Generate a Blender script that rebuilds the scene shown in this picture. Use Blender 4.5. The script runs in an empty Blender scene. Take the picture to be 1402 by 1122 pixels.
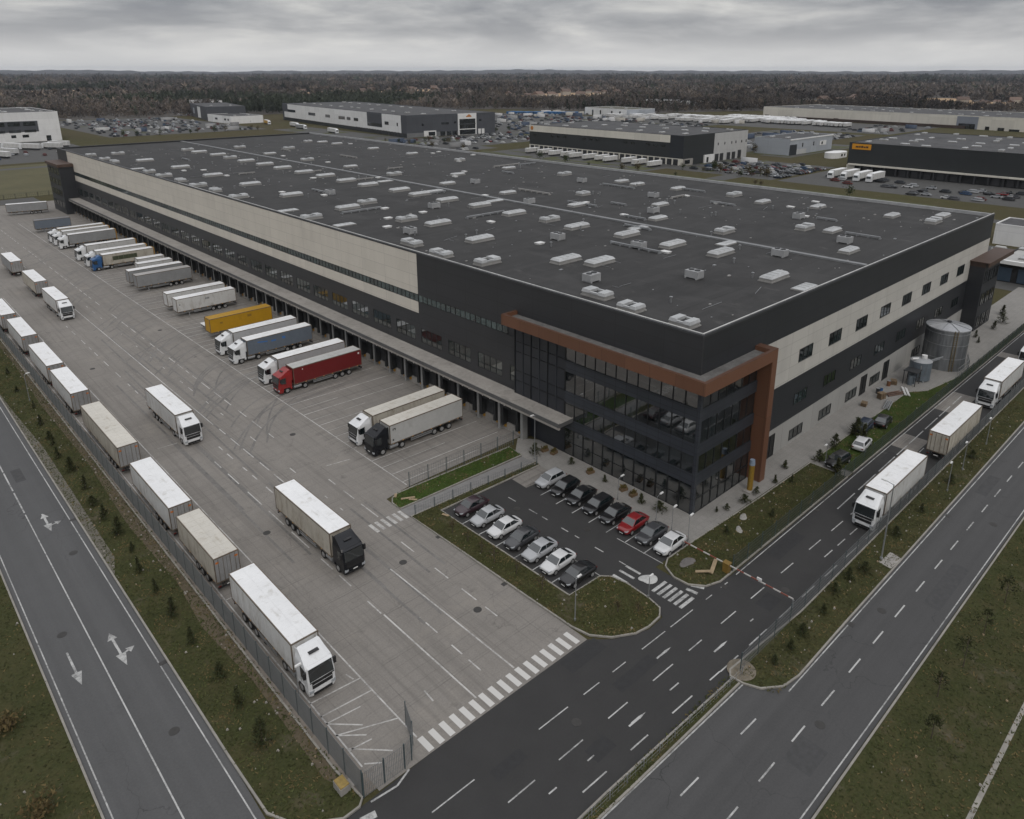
import bpy, bmesh, math, random
import numpy as np
from mathutils import Matrix, Vector
random.seed(7); np.random.seed(7)
S = bpy.context.scene
COL = S.collection
PI = math.pi

# ------------------------------------------------------------------ materials
MATS = {}
def nt_new(name):
    m = bpy.data.materials.new(name); m.use_nodes = True
    nt = m.node_tree; b = nt.nodes['Principled BSDF']
    return m, nt, b
def nd(nt, typ, **kw):
    n = nt.nodes.new(typ)
    for k, v in kw.items():
        if k.startswith('i_'): n.inputs[int(k[2:])].default_value = v
        else: setattr(n, k, v)
    return n
def lk(nt, a, b): nt.links.new(a, b)
def c4(c): return (c[0], c[1], c[2], 1.0)
def mixc(nt, fac, a, b, mode='MIX'):
    n = nd(nt, 'ShaderNodeMix', data_type='RGBA', blend_type=mode)
    for sock, v in ((n.inputs[0], fac), (n.inputs[6], a), (n.inputs[7], b)):
        if isinstance(v, bpy.types.NodeSocket): lk(nt, v, sock)
        elif isinstance(v, (int, float)): sock.default_value = v
        else: sock.default_value = c4(v)
    return n.outputs[2]
def math_n(nt, op, a, b=None, clamp=False):
    n = nd(nt, 'ShaderNodeMath', operation=op, use_clamp=clamp)
    for sock, v in ((n.inputs[0], a), (n.inputs[1], b)):
        if v is None: continue
        if isinstance(v, bpy.types.NodeSocket): lk(nt, v, sock)
        else: sock.default_value = v
    return n.outputs[0]
def ramp(nt, val, stops):
    n = nd(nt, 'ShaderNodeValToRGB'); e = n.color_ramp.elements
    while len(e) < len(stops): e.new(.5)
    for el, (p, c) in zip(e, stops):
        el.position = p; el.color = c4(c) if not isinstance(c, (int, float)) else (c, c, c, 1)
    lk(nt, val, n.inputs[0]); return n.outputs[0]
def noise(nt, vec, scale, detail=4, rough=.55, dist=0):
    n = nd(nt, 'ShaderNodeTexNoise'); n.inputs['Scale'].default_value = scale
    n.inputs['Detail'].default_value = detail; n.inputs['Roughness'].default_value = rough
    n.inputs['Distortion'].default_value = dist
    if vec is not None: lk(nt, vec, n.inputs['Vector'])
    return n.outputs[0]
def wpos(nt): return nd(nt, 'ShaderNodeNewGeometry').outputs['Position']
def opos(nt): return nd(nt, 'ShaderNodeTexCoord').outputs['Object']
def scaled(nt, vec, s):
    n = nd(nt, 'ShaderNodeMapping'); n.inputs['Scale'].default_value = s
    lk(nt, vec, n.inputs['Vector']); return n.outputs[0]
def bump(nt, b, h, strength=.3, dist=.02):
    n = nd(nt, 'ShaderNodeBump'); n.inputs['Strength'].default_value = strength; n.inputs['Distance'].default_value = dist
    lk(nt, h, n.inputs['Height']); lk(nt, n.outputs[0], b.inputs['Normal'])

def M(name, col, rough=.6, var=.18, scale=.8, metal=0, world=False, coat=0, spec=.5, rand=0.0, stain=None, st=(.56,.74,.7)):
    """plain surface with uneven tone: two noise sizes, optional stains of another colour"""
    if name in MATS: return MATS[name]
    m, nt, b = nt_new(name)
    v = wpos(nt) if world else opos(nt)
    n1 = noise(nt, v, scale, 5, .6); n2 = noise(nt, v, scale*7, 3, .6)
    f = math_n(nt, 'ADD', math_n(nt, 'MULTIPLY', n1, .65), math_n(nt, 'MULTIPLY', n2, .35))
    lo = [c*(1-var) for c in col]; hi = [min(1, c*(1+var)) for c in col]
    c = ramp(nt, f, [(.3, lo), (.7, hi)])
    if stain:
        sn = noise(nt, scaled(nt, v, (1, 1, .35)), scale*1.9, 6, .7, .5)
        c = mixc(nt, ramp(nt, sn, [(st[0], 0.0), (st[1], st[2])]), c, stain)
    if rand:
        r = nd(nt, 'ShaderNodeObjectInfo').outputs['Random']
        c = mixc(nt, 1.0, c, ramp(nt, r, [(0, 1-rand), (1, 1.0)]), 'MULTIPLY')
    lk(nt, c, b.inputs['Base Color'])
    b.inputs['Roughness'].default_value = rough; b.inputs['Metallic'].default_value = metal
    b.inputs['Specular IOR Level'].default_value = spec
    b.inputs['Coat Weight'].default_value = coat; b.inputs['Coat Roughness'].default_value = .08
    MATS[name] = m; return m

def glass_mat(name, col=(.015,.02,.022), rough=.04, ior=1.6, var=.8):
    if name in MATS: return MATS[name]
    m, nt, b = nt_new(name)
    n = noise(nt, wpos(nt), .35, 4, .6)
    lk(nt, ramp(nt, n, [(.35, [c*(1-var) for c in col]), (.72, [c*(1+var) for c in col])]), b.inputs['Base Color'])
    b.inputs['Roughness'].default_value = rough; b.inputs['IOR'].default_value = ior
    w = noise(nt, wpos(nt), .9, 2, .5); bump(nt, b, w, .06, .06)
    MATS[name] = m; return m

def panel_mat(name, col, axis, pw, ph, seam=.55, rough=.55, var=.06, off=(0, 0)):
    """wall cladding: big panels with thin joints; axis = world axis running along the wall"""
    if name in MATS: return MATS[name]
    m, nt, b = nt_new(name)
    p = wpos(nt); sp = nd(nt, 'ShaderNodeSeparateXYZ'); lk(nt, p, sp.inputs[0])
    cb = nd(nt, 'ShaderNodeCombineXYZ')
    lk(nt, math_n(nt, 'ADD', sp.outputs[axis], off[0]), cb.inputs[0]); lk(nt, math_n(nt, 'ADD', sp.outputs[2], off[1]), cb.inputs[1])
    br = nd(nt, 'ShaderNodeTexBrick'); br.offset = 0; br.squash = 1
    br.inputs['Scale'].default_value = 1; br.inputs['Mortar Size'].default_value = .035; br.inputs['Mortar Smooth'].default_value = .2
    br.inputs['Brick Width'].default_value = pw; br.inputs['Row Height'].default_value = ph; br.inputs['Bias'].default_value = 0
    br.inputs[1].default_value = c4([c*(1-var) for c in col]); br.inputs[2].default_value = c4([min(1, c*(1+var)) for c in col])
    br.inputs[3].default_value = c4([c*seam for c in col])
    lk(nt, cb.outputs[0], br.inputs[0])
    st = noise(nt, scaled(nt, p, (.5, .5, .12)), .8, 6, .65)
    c = mixc(nt, 1.0, br.outputs[0], ramp(nt, st, [(.28, .90), (.55, 1.0)]), 'MULTIPLY')
    lk(nt, c, b.inputs['Base Color']); b.inputs['Roughness'].default_value = rough
    MATS[name] = m; return m

def ground_surface(name, col, kind):
    m, nt, b = nt_new(name); p = wpos(nt)
    big = noise(nt, p, .035, 5, .6); mid = noise(nt, p, .4, 6, .65); fine = noise(nt, p, 6, 4, .7)
    if kind == 'concrete':
        c = ramp(nt, big, [(.3, [x*.80 for x in col]), (.7, [x*1.16 for x in col])])
        c = mixc(nt, .55, c, ramp(nt, mid, [(.3, [x*.72 for x in col]), (.7, [x*1.2 for x in col])]))
        c = mixc(nt, .45, c, ramp(nt, fine, [(.25, [x*.6 for x in col]), (.75, [x*1.35 for x in col])]))
        # slab joints every 5 m, then wandering cracks
        sp = nd(nt, 'ShaderNodeSeparateXYZ'); lk(nt, p, sp.inputs[0])
        for ax, step, off, kk in ((0, 4.6, 1.3, .45), (1, 5.2, .4, .55), (1, 1.3, .1, .28)):
            wob = math_n(nt, 'MULTIPLY', noise(nt, p, .5, 2), .16)
            v = math_n(nt, 'ADD', math_n(nt, 'ADD', sp.outputs[ax], off), wob)
            fr = math_n(nt, 'ABSOLUTE', math_n(nt, 'SUBTRACT', math_n(nt, 'FRACT', math_n(nt, 'DIVIDE', v, step)), .5))
            msk = math_n(nt, 'GREATER_THAN', fr, .5-.045/step)
            msk = math_n(nt, 'MULTIPLY', msk, ramp(nt, noise(nt, p, .22, 3), [(.35, .05), (.62, kk)]))
            c = mixc(nt, msk, c, [x*.38 for x in col])
        vo = nd(nt, 'ShaderNodeTexVoronoi', feature='DISTANCE_TO_EDGE'); vo.inputs['Scale'].default_value = .17
        dn = nd(nt, 'ShaderNodeVectorMath', operation='ADD'); n3 = nd(nt, 'ShaderNodeTexNoise'); n3.inputs['Scale'].default_value = .5; n3.inputs['Detail'].default_value = 6
        lk(nt, p, n3.inputs['Vector']); sc = nd(nt, 'ShaderNodeVectorMath', operation='SCALE'); sc.inputs['Scale'].default_value = 3.2
        lk(nt, n3.outputs['Color'], sc.inputs[0]); lk(nt, p, dn.inputs[0]); lk(nt, sc.outputs[0], dn.inputs[1]); lk(nt, dn.outputs[0], vo.inputs['Vector'])
        ck = math_n(nt, 'LESS_THAN', vo.outputs['Distance'], .006)
        ck = math_n(nt, 'MULTIPLY', ck, ramp(nt, noise(nt, p, .09, 3), [(.45, 0.0), (.62, .4)]))
        c = mixc(nt, ck, c, [x*.42 for x in col])
        # tyre rubber lines along the lanes and across into the docks
        t1 = noise(nt, scaled(nt, p, (1.5, .03, 1)), 1.0, 5, .7)
        c = mixc(nt, ramp(nt, t1, [(.50, 0.0), (.74, .6)]), c, [x*.5 for x in col])
        t2 = noise(nt, scaled(nt, p, (.05, 1.3, 1)), 1.0, 4, .7)
        east = math_n(nt, 'GREATER_THAN', sp.outputs[0], 44.0)
        c = mixc(nt, math_n(nt, 'MULTIPLY', ramp(nt, t2, [(.5, 0.0), (.75, .75)]), east), c, [x*.42 for x in col])
        # oil spots
        oil = noise(nt, p, .5, 3, .5, .3)
        c = mixc(nt, ramp(nt, oil, [(.68, 0.0), (.76, .5)]), c, [x*.35 for x in col])
        # small repairs and dust
        dust = noise(nt, p, .12, 6, .7)
        c = mixc(nt, ramp(nt, dust, [(.55, 0.0), (.72, .35)]), c, (.32, .29, .25))
        b.inputs['Roughness'].default_value = .85
    elif kind == 'asphalt':
        c = ramp(nt, big, [(.3, [x*.8 for x in col]), (.7, [x*1.2 for x in col])])
        c = mixc(nt, .4, c, ramp(nt, fine, [(.25, [x*.55 for x in col]), (.75, [x*1.5 for x in col])]))
        c = mixc(nt, .4, c, ramp(nt, mid, [(.3, [x*.75 for x in col]), (.7, [x*1.25 for x in col])]))
        b.inputs['Roughness'].default_value = .8
    elif kind in ('road_x', 'road_y'):
        s = (.010, .62, 1) if kind == 'road_x' else (.62, .010, 1)
        t = noise(nt, scaled(nt, p, s), 1.0, 3, .6)
        c = ramp(nt, t, [(.32, [x*.70 for x in col]), (.68, [x*1.28 for x in col])])
        c = mixc(nt, .35, c, ramp(nt, mid, [(.3, [x*.78 for x in col]), (.7, [x*1.2 for x in col])]))
        c = mixc(nt, .35, c, ramp(nt, fine, [(.25, [x*.6 for x in col]), (.75, [x*1.45 for x in col])]))
        vo = nd(nt, 'ShaderNodeTexVoronoi', feature='DISTANCE_TO_EDGE'); vo.inputs['Scale'].default_value = .11
        w = nd(nt, 'ShaderNodeVectorMath', operation='ADD'); n3 = nd(nt, 'ShaderNodeTexNoise'); n3.inputs['Scale'].default_value = .3; n3.inputs['Detail'].default_value = 6
        lk(nt, p, n3.inputs['Vector']); sc = nd(nt, 'ShaderNodeVectorMath', operation='SCALE'); sc.inputs['Scale'].default_value = 5
        lk(nt, n3.outputs['Color'], sc.inputs[0]); lk(nt, p, w.inputs[0]); lk(nt, sc.outputs[0], w.inputs[1]); lk(nt, w.outputs[0], vo.inputs['Vector'])
        ck = math_n(nt, 'LESS_THAN', vo.outputs['Distance'], .004)
        ck = math_n(nt, 'MULTIPLY', ck, ramp(nt, noise(nt, p, .06, 3), [(.45, 0.0), (.6, .7)]))
        c = mixc(nt, ck, c, [x*.45 for x in col])
        b.inputs['Roughness'].default_value = .75
    elif kind == 'paving':
        br = nd(nt, 'ShaderNodeTexBrick'); br.offset = .5
        br.inputs['Scale'].default_value = 1; br.inputs['Brick Width'].default_value = .8; br.inputs['Row Height'].default_value = .8
        br.inputs['Mortar Size'].default_value = .025
        br.inputs[1].default_value = c4([x*.88 for x in col]); br.inputs[2].default_value = c4([x*1.1 for x in col]); br.inputs[3].default_value = c4([x*.5 for x in col])
        lk(nt, p, br.inputs[0])
        c = mixc(nt, .5, br.outputs[0], ramp(nt, mid, [(.3, [x*.7 for x in col]), (.7, [x*1.25 for x in col])]))
        c = mixc(nt, .35, c, ramp(nt, fine, [(.25, [x*.6 for x in col]), (.75, [x*1.4 for x in col])]))
        b.inputs['Roughness'].default_value = .9
    else:  # grass / earth
        dry = [.085, .068, .036]; bare = [.12, .10, .075]
        c = ramp(nt, big, [(.3, [x*.72 for x in col]), (.7, [x*1.25 for x in col])])
        c = mixc(nt, ramp(nt, mid, [(.42, 0.0), (.66, .75)]), c, dry)
        c = mixc(nt, .5, c, ramp(nt, fine, [(.25, [x*.35 for x in col]), (.75, [x*1.7 for x in col])]))
        pt = noise(nt, p, .16, 6, .72)
        c = mixc(nt, ramp(nt, pt, [(.58, 0.0), (.72, .8)]), c, bare)
        if kind == 'far':
            fl = noise(nt, p, .006, 6, .6)
            c = mixc(nt, ramp(nt, fl, [(.38, 0.0), (.6, .8)]), c, (.075, .062, .035))
        b.inputs['Roughness'].default_value = 1.0; b.inputs['Specular IOR Level'].default_value = .1
        bump(nt, b, fine, .6, .08)
    lk(nt, c, b.inputs['Base Color'])
    MATS[name] = m; return m

def roof_mat(name, col):
    m, nt, b = nt_new(name); p = wpos(nt)
    big = noise(nt, p, .05, 5, .6); mid = noise(nt, p, .6, 6, .7); fine = noise(nt, p, 5, 3, .7)
    c = ramp(nt, big, [(.3, [x*.8 for x in col]), (.7, [x*1.2 for x in col])])
    c = mixc(nt, .45, c, ramp(nt, mid, [(.3, [x*.7 for x in col]), (.72, [x*1.3 for x in col])]))
    c = mixc(nt, .35, c, ramp(nt, fine, [(.25, [x*.6 for x in col]), (.75, [x*1.4 for x in col])]))
    sp = nd(nt, 'ShaderNodeSeparateXYZ'); lk(nt, p, sp.inputs[0])
    bk = nd(nt, 'ShaderNodeTexBrick'); bk.inputs['Scale'].default_value = 1; bk.inputs['Brick Width'].default_value = 8.5; bk.inputs['Row Height'].default_value = 1.05; bk.inputs['Mortar Size'].default_value = .0
    bk.inputs[1].default_value = (.80,.80,.80,1); bk.inputs[2].default_value = (1.2,1.2,1.2,1); lk(nt, p, bk.inputs[0])
    c = mixc(nt, .8, c, bk.outputs[0], 'MULTIPLY')
    for ax, step, w, k in ((1, 1.05, .035, .3), (1, 12.4, .16, .55), (0, 9.0, .06, .4)):
        wob = math_n(nt, 'MULTIPLY', noise(nt, p, .25, 2), .35)
        v = math_n(nt, 'ADD', sp.outputs[ax], wob)
        fr = math_n(nt, 'ABSOLUTE', math_n(nt, 'SUBTRACT', math_n(nt, 'FRACT', math_n(nt, 'DIVIDE', v, step)), .5))
        msk = math_n(nt, 'MULTIPLY', math_n(nt, 'GREATER_THAN', fr, .5-w/step), k)
        msk = math_n(nt, 'MULTIPLY', msk, ramp(nt, noise(nt, p, .12, 3), [(.35, .1), (.65, 1.0)]))
        c = mixc(nt, msk, c, [x*.4 for x in col])
    pud = noise(nt, p, .11, 4, .6, .4)
    c = mixc(nt, ramp(nt, pud, [(.56, 0.0), (.66, .7)]), c, [x*.45 for x in col])
    ptc = noise(nt, scaled(nt, p, (.6, 1, 1)), .30, 2, .4)
    c = mixc(nt, ramp(nt, ptc, [(.60, 0.0), (.61, .45)]), c, [x*.55 for x in col])
    ptl = noise(nt, scaled(nt, p, (1, .3, 1)), .21, 3, .5)
    c = mixc(nt, ramp(nt, ptl, [(.58, 0.0), (.64, .35)]), c, [x*1.9 for x in col])
    pale = noise(nt, scaled(nt, p, (1, .5, 1)), .33, 6, .75)
    c = mixc(nt, ramp(nt, pale, [(.60, 0.0), (.74, .5)]), c, (.12, .115, .11))
    lk(nt, c, b.inputs['Base Color']); b.inputs['Roughness'].default_value = .8
    bump(nt, b, mid, .25, .05)
    MATS[name] = m; return m

def paint_mat(name, col, under, wear=(.42, .62)):
    m, nt, b = nt_new(name); p = wpos(nt)
    n = noise(nt, p, 2.2, 7, .8); n2 = noise(nt, p, .25, 3, .6)
    f = math_n(nt, 'ADD', math_n(nt, 'MULTIPLY', n, .6), math_n(nt, 'MULTIPLY', n2, .4))
    c = mixc(nt, ramp(nt, f, [(wear[0], 0.0), (wear[1], 1.0)]), under, col)
    lk(nt, c, b.inputs['Base Color']); b.inputs['Roughness'].default_value = .7
    MATS[name] = m; return m

def tint_mat(name, rough=1.0, soft=True):
    m, nt, b = nt_new(name)
    a = nd(nt, 'ShaderNodeAttribute', attribute_name='tint')
    lk(nt, a.outputs['Color'], b.inputs['Base Color']); b.inputs['Roughness'].default_value = rough
    if soft:   # leaves and twigs scatter light: soften the facet shading
        g = nd(nt, 'ShaderNodeNewGeometry'); v1 = nd(nt, 'ShaderNodeVectorMath', operation='SCALE'); v1.inputs['Scale'].default_value = .45; lk(nt, g.outputs['Normal'], v1.inputs[0])
        v2 = nd(nt, 'ShaderNodeVectorMath', operation='ADD'); lk(nt, v1.outputs[0], v2.inputs[0]); v2.inputs[1].default_value = (-.15,-.25,.6)
        v3 = nd(nt, 'ShaderNodeVectorMath', operation='NORMALIZE'); lk(nt, v2.outputs[0], v3.inputs[0]); lk(nt, v3.outputs[0], b.inputs['Normal'])
    b.inputs['Specular IOR Level'].default_value = .15
    MATS[name] = m; return m

YARD = ground_surface('yard_concrete', (.215, .199, .181), 'concrete')
ASPH = ground_surface('dark_asphalt', (.030, .0292, .029), 'asphalt')
ROADX = ground_surface('road_asphalt_east', (.058, .0575, .058), 'road_x')
ROADY = ground_surface('road_asphalt_north', (.076, .076, .077), 'road_y')
PAVE = ground_surface('paving', (.235, .225, .21), 'paving')
GRASS = ground_surface('grass_green', (.046, .050, .021), 'grass')
GRASS3 = ground_surface('lawn_olive', (.044, .046, .018), 'grass')
GRASS2 = ground_surface('lawn_green', (.040, .064, .014), 'grass')
FAR = ground_surface('far_field', (.06, .058, .026), 'far')
LOT = ground_surface('lot_asphalt', (.062, .061, .058), 'asphalt')
ROOF = roof_mat('roof_bitumen', (.028, .0272, .027))
ROOF2 = roof_mat('roof_grey', (.058, .058, .060))
PAINT_Y = paint_mat('paint_on_yard', (.50, .49, .47), (.22, .21, .20), (.40, .56))
PAINT_R = paint_mat('paint_on_road', (.46, .46, .45), (.06, .06, .06), (.35, .54))
TINT = tint_mat('foliage_tint')
KERB = M('kerb_concrete', (.26, .245, .22), .9, .25, .6, world=True)
CONC = M('concrete', (.30, .285, .265), .85, .22, .5, world=True, stain=(.14, .13, .12))
CANOPY = M('canopy_concrete', (.31, .29, .265), .9, .25, .25, world=True, stain=(.15, .135, .12))
DARKM = M('dark_metal', (.028, .029, .031), .5, .2, .6, world=True)
BLACK = M('black_rubber', (.012, .012, .012), .75, .2, 1)
GALV = M('galvanised', (.36, .37, .38), .38, .25, .5, metal=.6)
STEEL = M('steel_grey', (.30, .31, .32), .5, .2, .8)
WHITEM = M('white_metal', (.68, .68, .67), .45, .1, .8, stain=(.4, .38, .35))
COPPER = panel_mat('copper_cladding', (.150, .068, .038), 1, 3.6, 9, .6, .5, .09, (.3, 0))
BARK = M('bark', (.07, .055, .042), .95, .3, 3)

# ------------------------------------------------------------------ mesh builder
class MB:
    def __init__(s): s.v = []; s.f = []; s.m = []
    def poly(s, pts, m=0):
        i = len(s.v); s.v += [tuple(p) for p in pts]; s.f.append(tuple(range(i, i+len(pts)))); s.m.append(m); return s
    def hexa(s, p, m=0):   # 8 points: bottom 4 ccw, top 4 ccw
        i = len(s.v); s.v += [tuple(q) for q in p]
        for f in ((3,2,1,0), (4,5,6,7), (0,1,5,4), (1,2,6,5), (2,3,7,6), (3,0,4,7)):
            s.f.append(tuple(i+k for k in f)); s.m.append(m)
        return s
    def box(s, x0, y0, z0, x1, y1, z1, m=0):
        if x0 > x1: x0, x1 = x1, x0
        if y0 > y1: y0, y1 = y1, y0
        return s.hexa([(x0,y0,z0),(x1,y0,z0),(x1,y1,z0),(x0,y1,z0),(x0,y0,z1),(x1,y0,z1),(x1,y1,z1),(x0,y1,z1)], m)
    def prism(s, pts, z0, z1, m=0, bottom=False):
        i = len(s.v); n = len(pts)
        a = sum(pts[k][0]*pts[(k+1)%n][1]-pts[(k+1)%n][0]*pts[k][1] for k in range(n))
        if a < 0: pts = pts[::-1]
        s.v += [(p[0], p[1], z0) for p in pts] + [(p[0], p[1], z1) for p in pts]
        s.f.append(tuple(range(i+n, i+2*n))); s.m.append(m)
        if bottom: s.f.append(tuple(range(i+n-1, i-1, -1))); s.m.append(m)
        for k in range(n):
            s.f.append((i+k, i+(k+1)%n, i+n+(k+1)%n, i+n+k)); s.m.append(m)
        return s
    def tube(s, p0, p1, r0, r1=None, n=8, m=0, caps=True):
        r1 = r0 if r1 is None else r1
        p0 = Vector(p0); p1 = Vector(p1); d = (p1-p0).normalized()
        a = d.orthogonal().normalized(); b = d.cross(a); i = len(s.v)
        for p, r in ((p0, r0), (p1, r1)):
            for k in range(n):
                t = 2*PI*k/n; s.v.append(tuple(p+a*r*math.cos(t)+b*r*math.sin(t)))
        for k in range(n):
            s.f.append((i+k, i+(k+1)%n, i+n+(k+1)%n, i+n+k)); s.m.append(m)
        if caps:
            s.f.append(tuple(i+k for k in reversed(range(n)))); s.m.append(m)
            s.f.append(tuple(i+n+k for k in range(n))); s.m.append(m)
        return s
    def bar(s, p0, p1, w, h=None, m=0):
        """square bar between two points (any direction)"""
        return s.tube(p0, p1, w*.7071, None, 4, m)
    def loft(s, rings, m=0, caps=True):
        i = len(s.v); n = len(rings[0])
        for r in rings: s.v += [tuple(p) for p in r]
        for j in range(len(rings)-1):
            for k in range(n):
                s.f.append((i+j*n+k, i+j*n+(k+1)%n, i+(j+1)*n+(k+1)%n, i+(j+1)*n+k)); s.m.append(m)
        if caps:
            s.f.append(tuple(i+k for k in reversed(range(n)))); s.m.append(m)
            s.f.append(tuple(i+(len(rings)-1)*n+k for k in range(n))); s.m.append(m)
        return s
    def mesh(s, name, mats):
        me = bpy.data.meshes.new(name); me.from_pydata(s.v, [], s.f)
        for m in (mats if isinstance(mats, (list, tuple)) else [mats]): me.materials.append(m)
        me.polygons.foreach_set('material_index', s.m); me.update(); return me
    def build(s, name, mats, parent=None, smooth=False, bevel=0, subsurf=0, recalc=False):
        me = s.mesh(name, mats)
        if bevel or recalc or subsurf:
            bm = bmesh.new(); bm.from_mesh(me)
            if recalc or subsurf: bmesh.ops.remove_doubles(bm, verts=bm.verts, dist=1e-4); bmesh.ops.recalc_face_normals(bm, faces=bm.faces)
            if bevel: bmesh.ops.bevel(bm, geom=list(bm.edges), offset=bevel, segments=2, profile=.6, affect='EDGES', clamp_overlap=True)
            bm.to_mesh(me); bm.free()
        if smooth:
            for p in me.polygons: p.use_smooth = True
        return link(name, me, parent, subsurf)
def link(name, me, parent=None, subsurf=0):
    o = bpy.data.objects.new(name, me); COL.objects.link(o)
    if parent: o.parent = parent
    if subsurf:
        md = o.modifiers.new('subsurf', 'SUBSURF'); md.levels = md.render_levels = subsurf
    return o
def tag(o, label=None, cat=None, group=None, kind=None):
    if label: o['label'] = label
    if cat: o['category'] = cat
    if group: o['group'] = group
    if kind: o['kind'] = kind
    return o
def empty(name, loc=(0,0,0), rz=0, label=None, cat=None, group=None):
    o = bpy.data.objects.new(name, None); COL.objects.link(o); o.empty_display_size = .3
    o.location = loc; o.rotation_euler = (0, 0, rz); return tag(o, label, cat, group)
KIDS = {}
def kids(o):
    return list(o.children)
def copy_tree(o, parent=None, swap=None):
    c = o.copy(); COL.objects.link(c); c.parent = parent
    for k in kids(o): copy_tree(k, c)
    return c
LATER = []
def recolor(o, mp): LATER.append((o, mp))
def recolor_now(o, mp):
    """give this copy (and its parts) other materials, at object level so mesh data stays shared"""
    if o.type == 'MESH':
        for sl in o.material_slots:
            if sl.material and sl.material.name in mp:
                nm = mp[sl.material.name]; sl.link = 'OBJECT'; sl.material = nm
    for k in kids(o): recolor_now(k, mp)
def struct(name, mb, mat): 
    return tag(mb.build(name, mat), kind='structure')
def arc(cx, cy, r, a0, a1, n=10):
    return [(cx+r*math.cos(math.radians(a0+(a1-a0)*k/n)), cy+r*math.sin(math.radians(a0+(a1-a0)*k/n))) for k in range(n+1)]
def sheet(name, pts, z, mat):
    return struct(name, MB().poly([(p[0], p[1], z) for p in (pts if sum(pts[k][0]*pts[(k+1)%len(pts)][1]-pts[(k+1)%len(pts)][0]*pts[k][1] for k in range(len(pts))) > 0 else pts[::-1])]), mat)
def rect(x0, y0, x1, y1): return [(x0,y0),(x1,y0),(x1,y1),(x0,y1)]
def kerb(mb, pts, w=.16, z0=-.02, z1=.14, closed=False):
    n = len(pts); P = [Vector((p[0], p[1])) for p in pts]
    L = []; R = []
    for i in range(n):
        a = P[(i-1) % n] if (closed or i > 0) else P[i]; b = P[(i+1) % n] if (closed or i < n-1) else P[i]
        d = (b-a).normalized(); nr = Vector((-d.y, d.x)); L.append(P[i]+nr*w/2); R.append(P[i]-nr*w/2)
    for i in range(n if closed else n-1):
        j = (i+1) % n
        mb.hexa([(R[i].x,R[i].y,z0),(R[j].x,R[j].y,z0),(L[j].x,L[j].y,z0),(L[i].x,L[i].y,z0),(R[i].x,R[i].y,z1),(R[j].x,R[j].y,z1),(L[j].x,L[j].y,z1),(L[i].x,L[i].y,z1)])

# ------------------------------------------------------------------ camera, light, sky
CAM_H = 50.0
Rm = Matrix(((7.25904689e-01, 2.07430943e-01, -6.55770376e-01), (-6.87795305e-01, 2.18924284e-01, -6.92105322e-01), (0, 9.53438284e-01, 3.01588193e-01)))
cam = bpy.data.objects.new('camera', bpy.data.cameras.new('camera')); COL.objects.link(cam)
cam.matrix_world = Matrix.Translation((0, 0, CAM_H)) @ Rm.to_4x4()
cam.data.sensor_width = 36; cam.data.lens = 1007.2727/1402*36
cam.data.shift_x = (701-715)/1402; cam.data.shift_y = (415.617-561)/1402
cam.data.clip_start = 1; cam.data.clip_end = 40000
S.camera = cam

SUN_EL, SUN_AZ = math.radians(42), math.radians(205)     # azimuth of the sun measured clockwise from +Y
sd = Vector((math.sin(SUN_AZ)*math.cos(SUN_EL), math.cos(SUN_AZ)*math.cos(SUN_EL), math.sin(SUN_EL)))
sun = bpy.data.objects.new('sun', bpy.data.lights.new('sun', 'SUN')); COL.objects.link(sun)
sun.rotation_euler = sd.to_track_quat('Z', 'Y').to_euler()
sun.data.energy = .7; sun.data.angle = math.radians(18); sun.data.color = (1, .96, .9)

W = bpy.data.worlds.new('World'); S.world = W; W.use_nodes = True
nt = W.node_tree; bg = nt.nodes['Background']
sky = nd(nt, 'ShaderNodeTexSky', sky_type='NISHITA'); sky.sun_disc = False
sky.sun_elevation = SUN_EL; sky.sun_rotation = SUN_AZ; sky.air_density = 1.2; sky.dust_density = 4.0
d = nd(nt, 'ShaderNodeTexCoord').outputs['Generated']
sp = nd(nt, 'ShaderNodeSeparateXYZ'); lk(nt, d, sp.inputs[0])
zc = math_n(nt, 'MAXIMUM', sp.outputs[2], 0.0)
den = math_n(nt, 'ADD', zc, .15)
cb = nd(nt, 'ShaderNodeCombineXYZ')
lk(nt, math_n(nt, 'DIVIDE', sp.outputs[0], den), cb.inputs[0]); lk(nt, math_n(nt, 'DIVIDE', sp.outputs[1], den), cb.inputs[1])
n1 = noise(nt, cb.outputs[0], .62, 7, .55, .5)
n2 = noise(nt, cb.outputs[0], 1.9, 5, .55, .3)
nn = math_n(nt, 'ADD', math_n(nt, 'MULTIPLY', n1, .72), math_n(nt, 'MULTIPLY', n2, .28))
cl = ramp(nt, nn, [(.36, (2.3, 2.4, 2.7)), (.45, (2.9, 3.0, 3.25)), (.53, (4.3, 4.35, 4.5)), (.63, (6.6, 6.55, 6.4))])
hz = ramp(nt, zc, [(0.0, 1.0), (.02, .85), (.045, .3), (.075, 0.0)])
cl = mixc(nt, math_n(nt, 'MULTIPLY', hz, .85), cl, (7.7, 7.65, 7.55))
up = ramp(nt, zc, [(.11, 0.0), (.22, 1.0)])
cl = mixc(nt, up, cl, ramp(nt, zc, [(.15, (2.3, 2.35, 2.5)), (.45, (5.0, 5.05, 5.2)), (.8, (11.0, 11.1, 11.4))]))
skyc = mixc(nt, .92, sky.outputs[0], cl)
lk(nt, skyc, bg.inputs[0]); bg.inputs[1].default_value = .1
S.view_settings.view_transform = 'Standard'; S.view_settings.look = 'None'; S.view_settings.exposure = 0.0; S.view_settings.gamma = 1
S.cycles.max_bounces = 6; S.cycles.volume_bounces = 0

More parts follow.
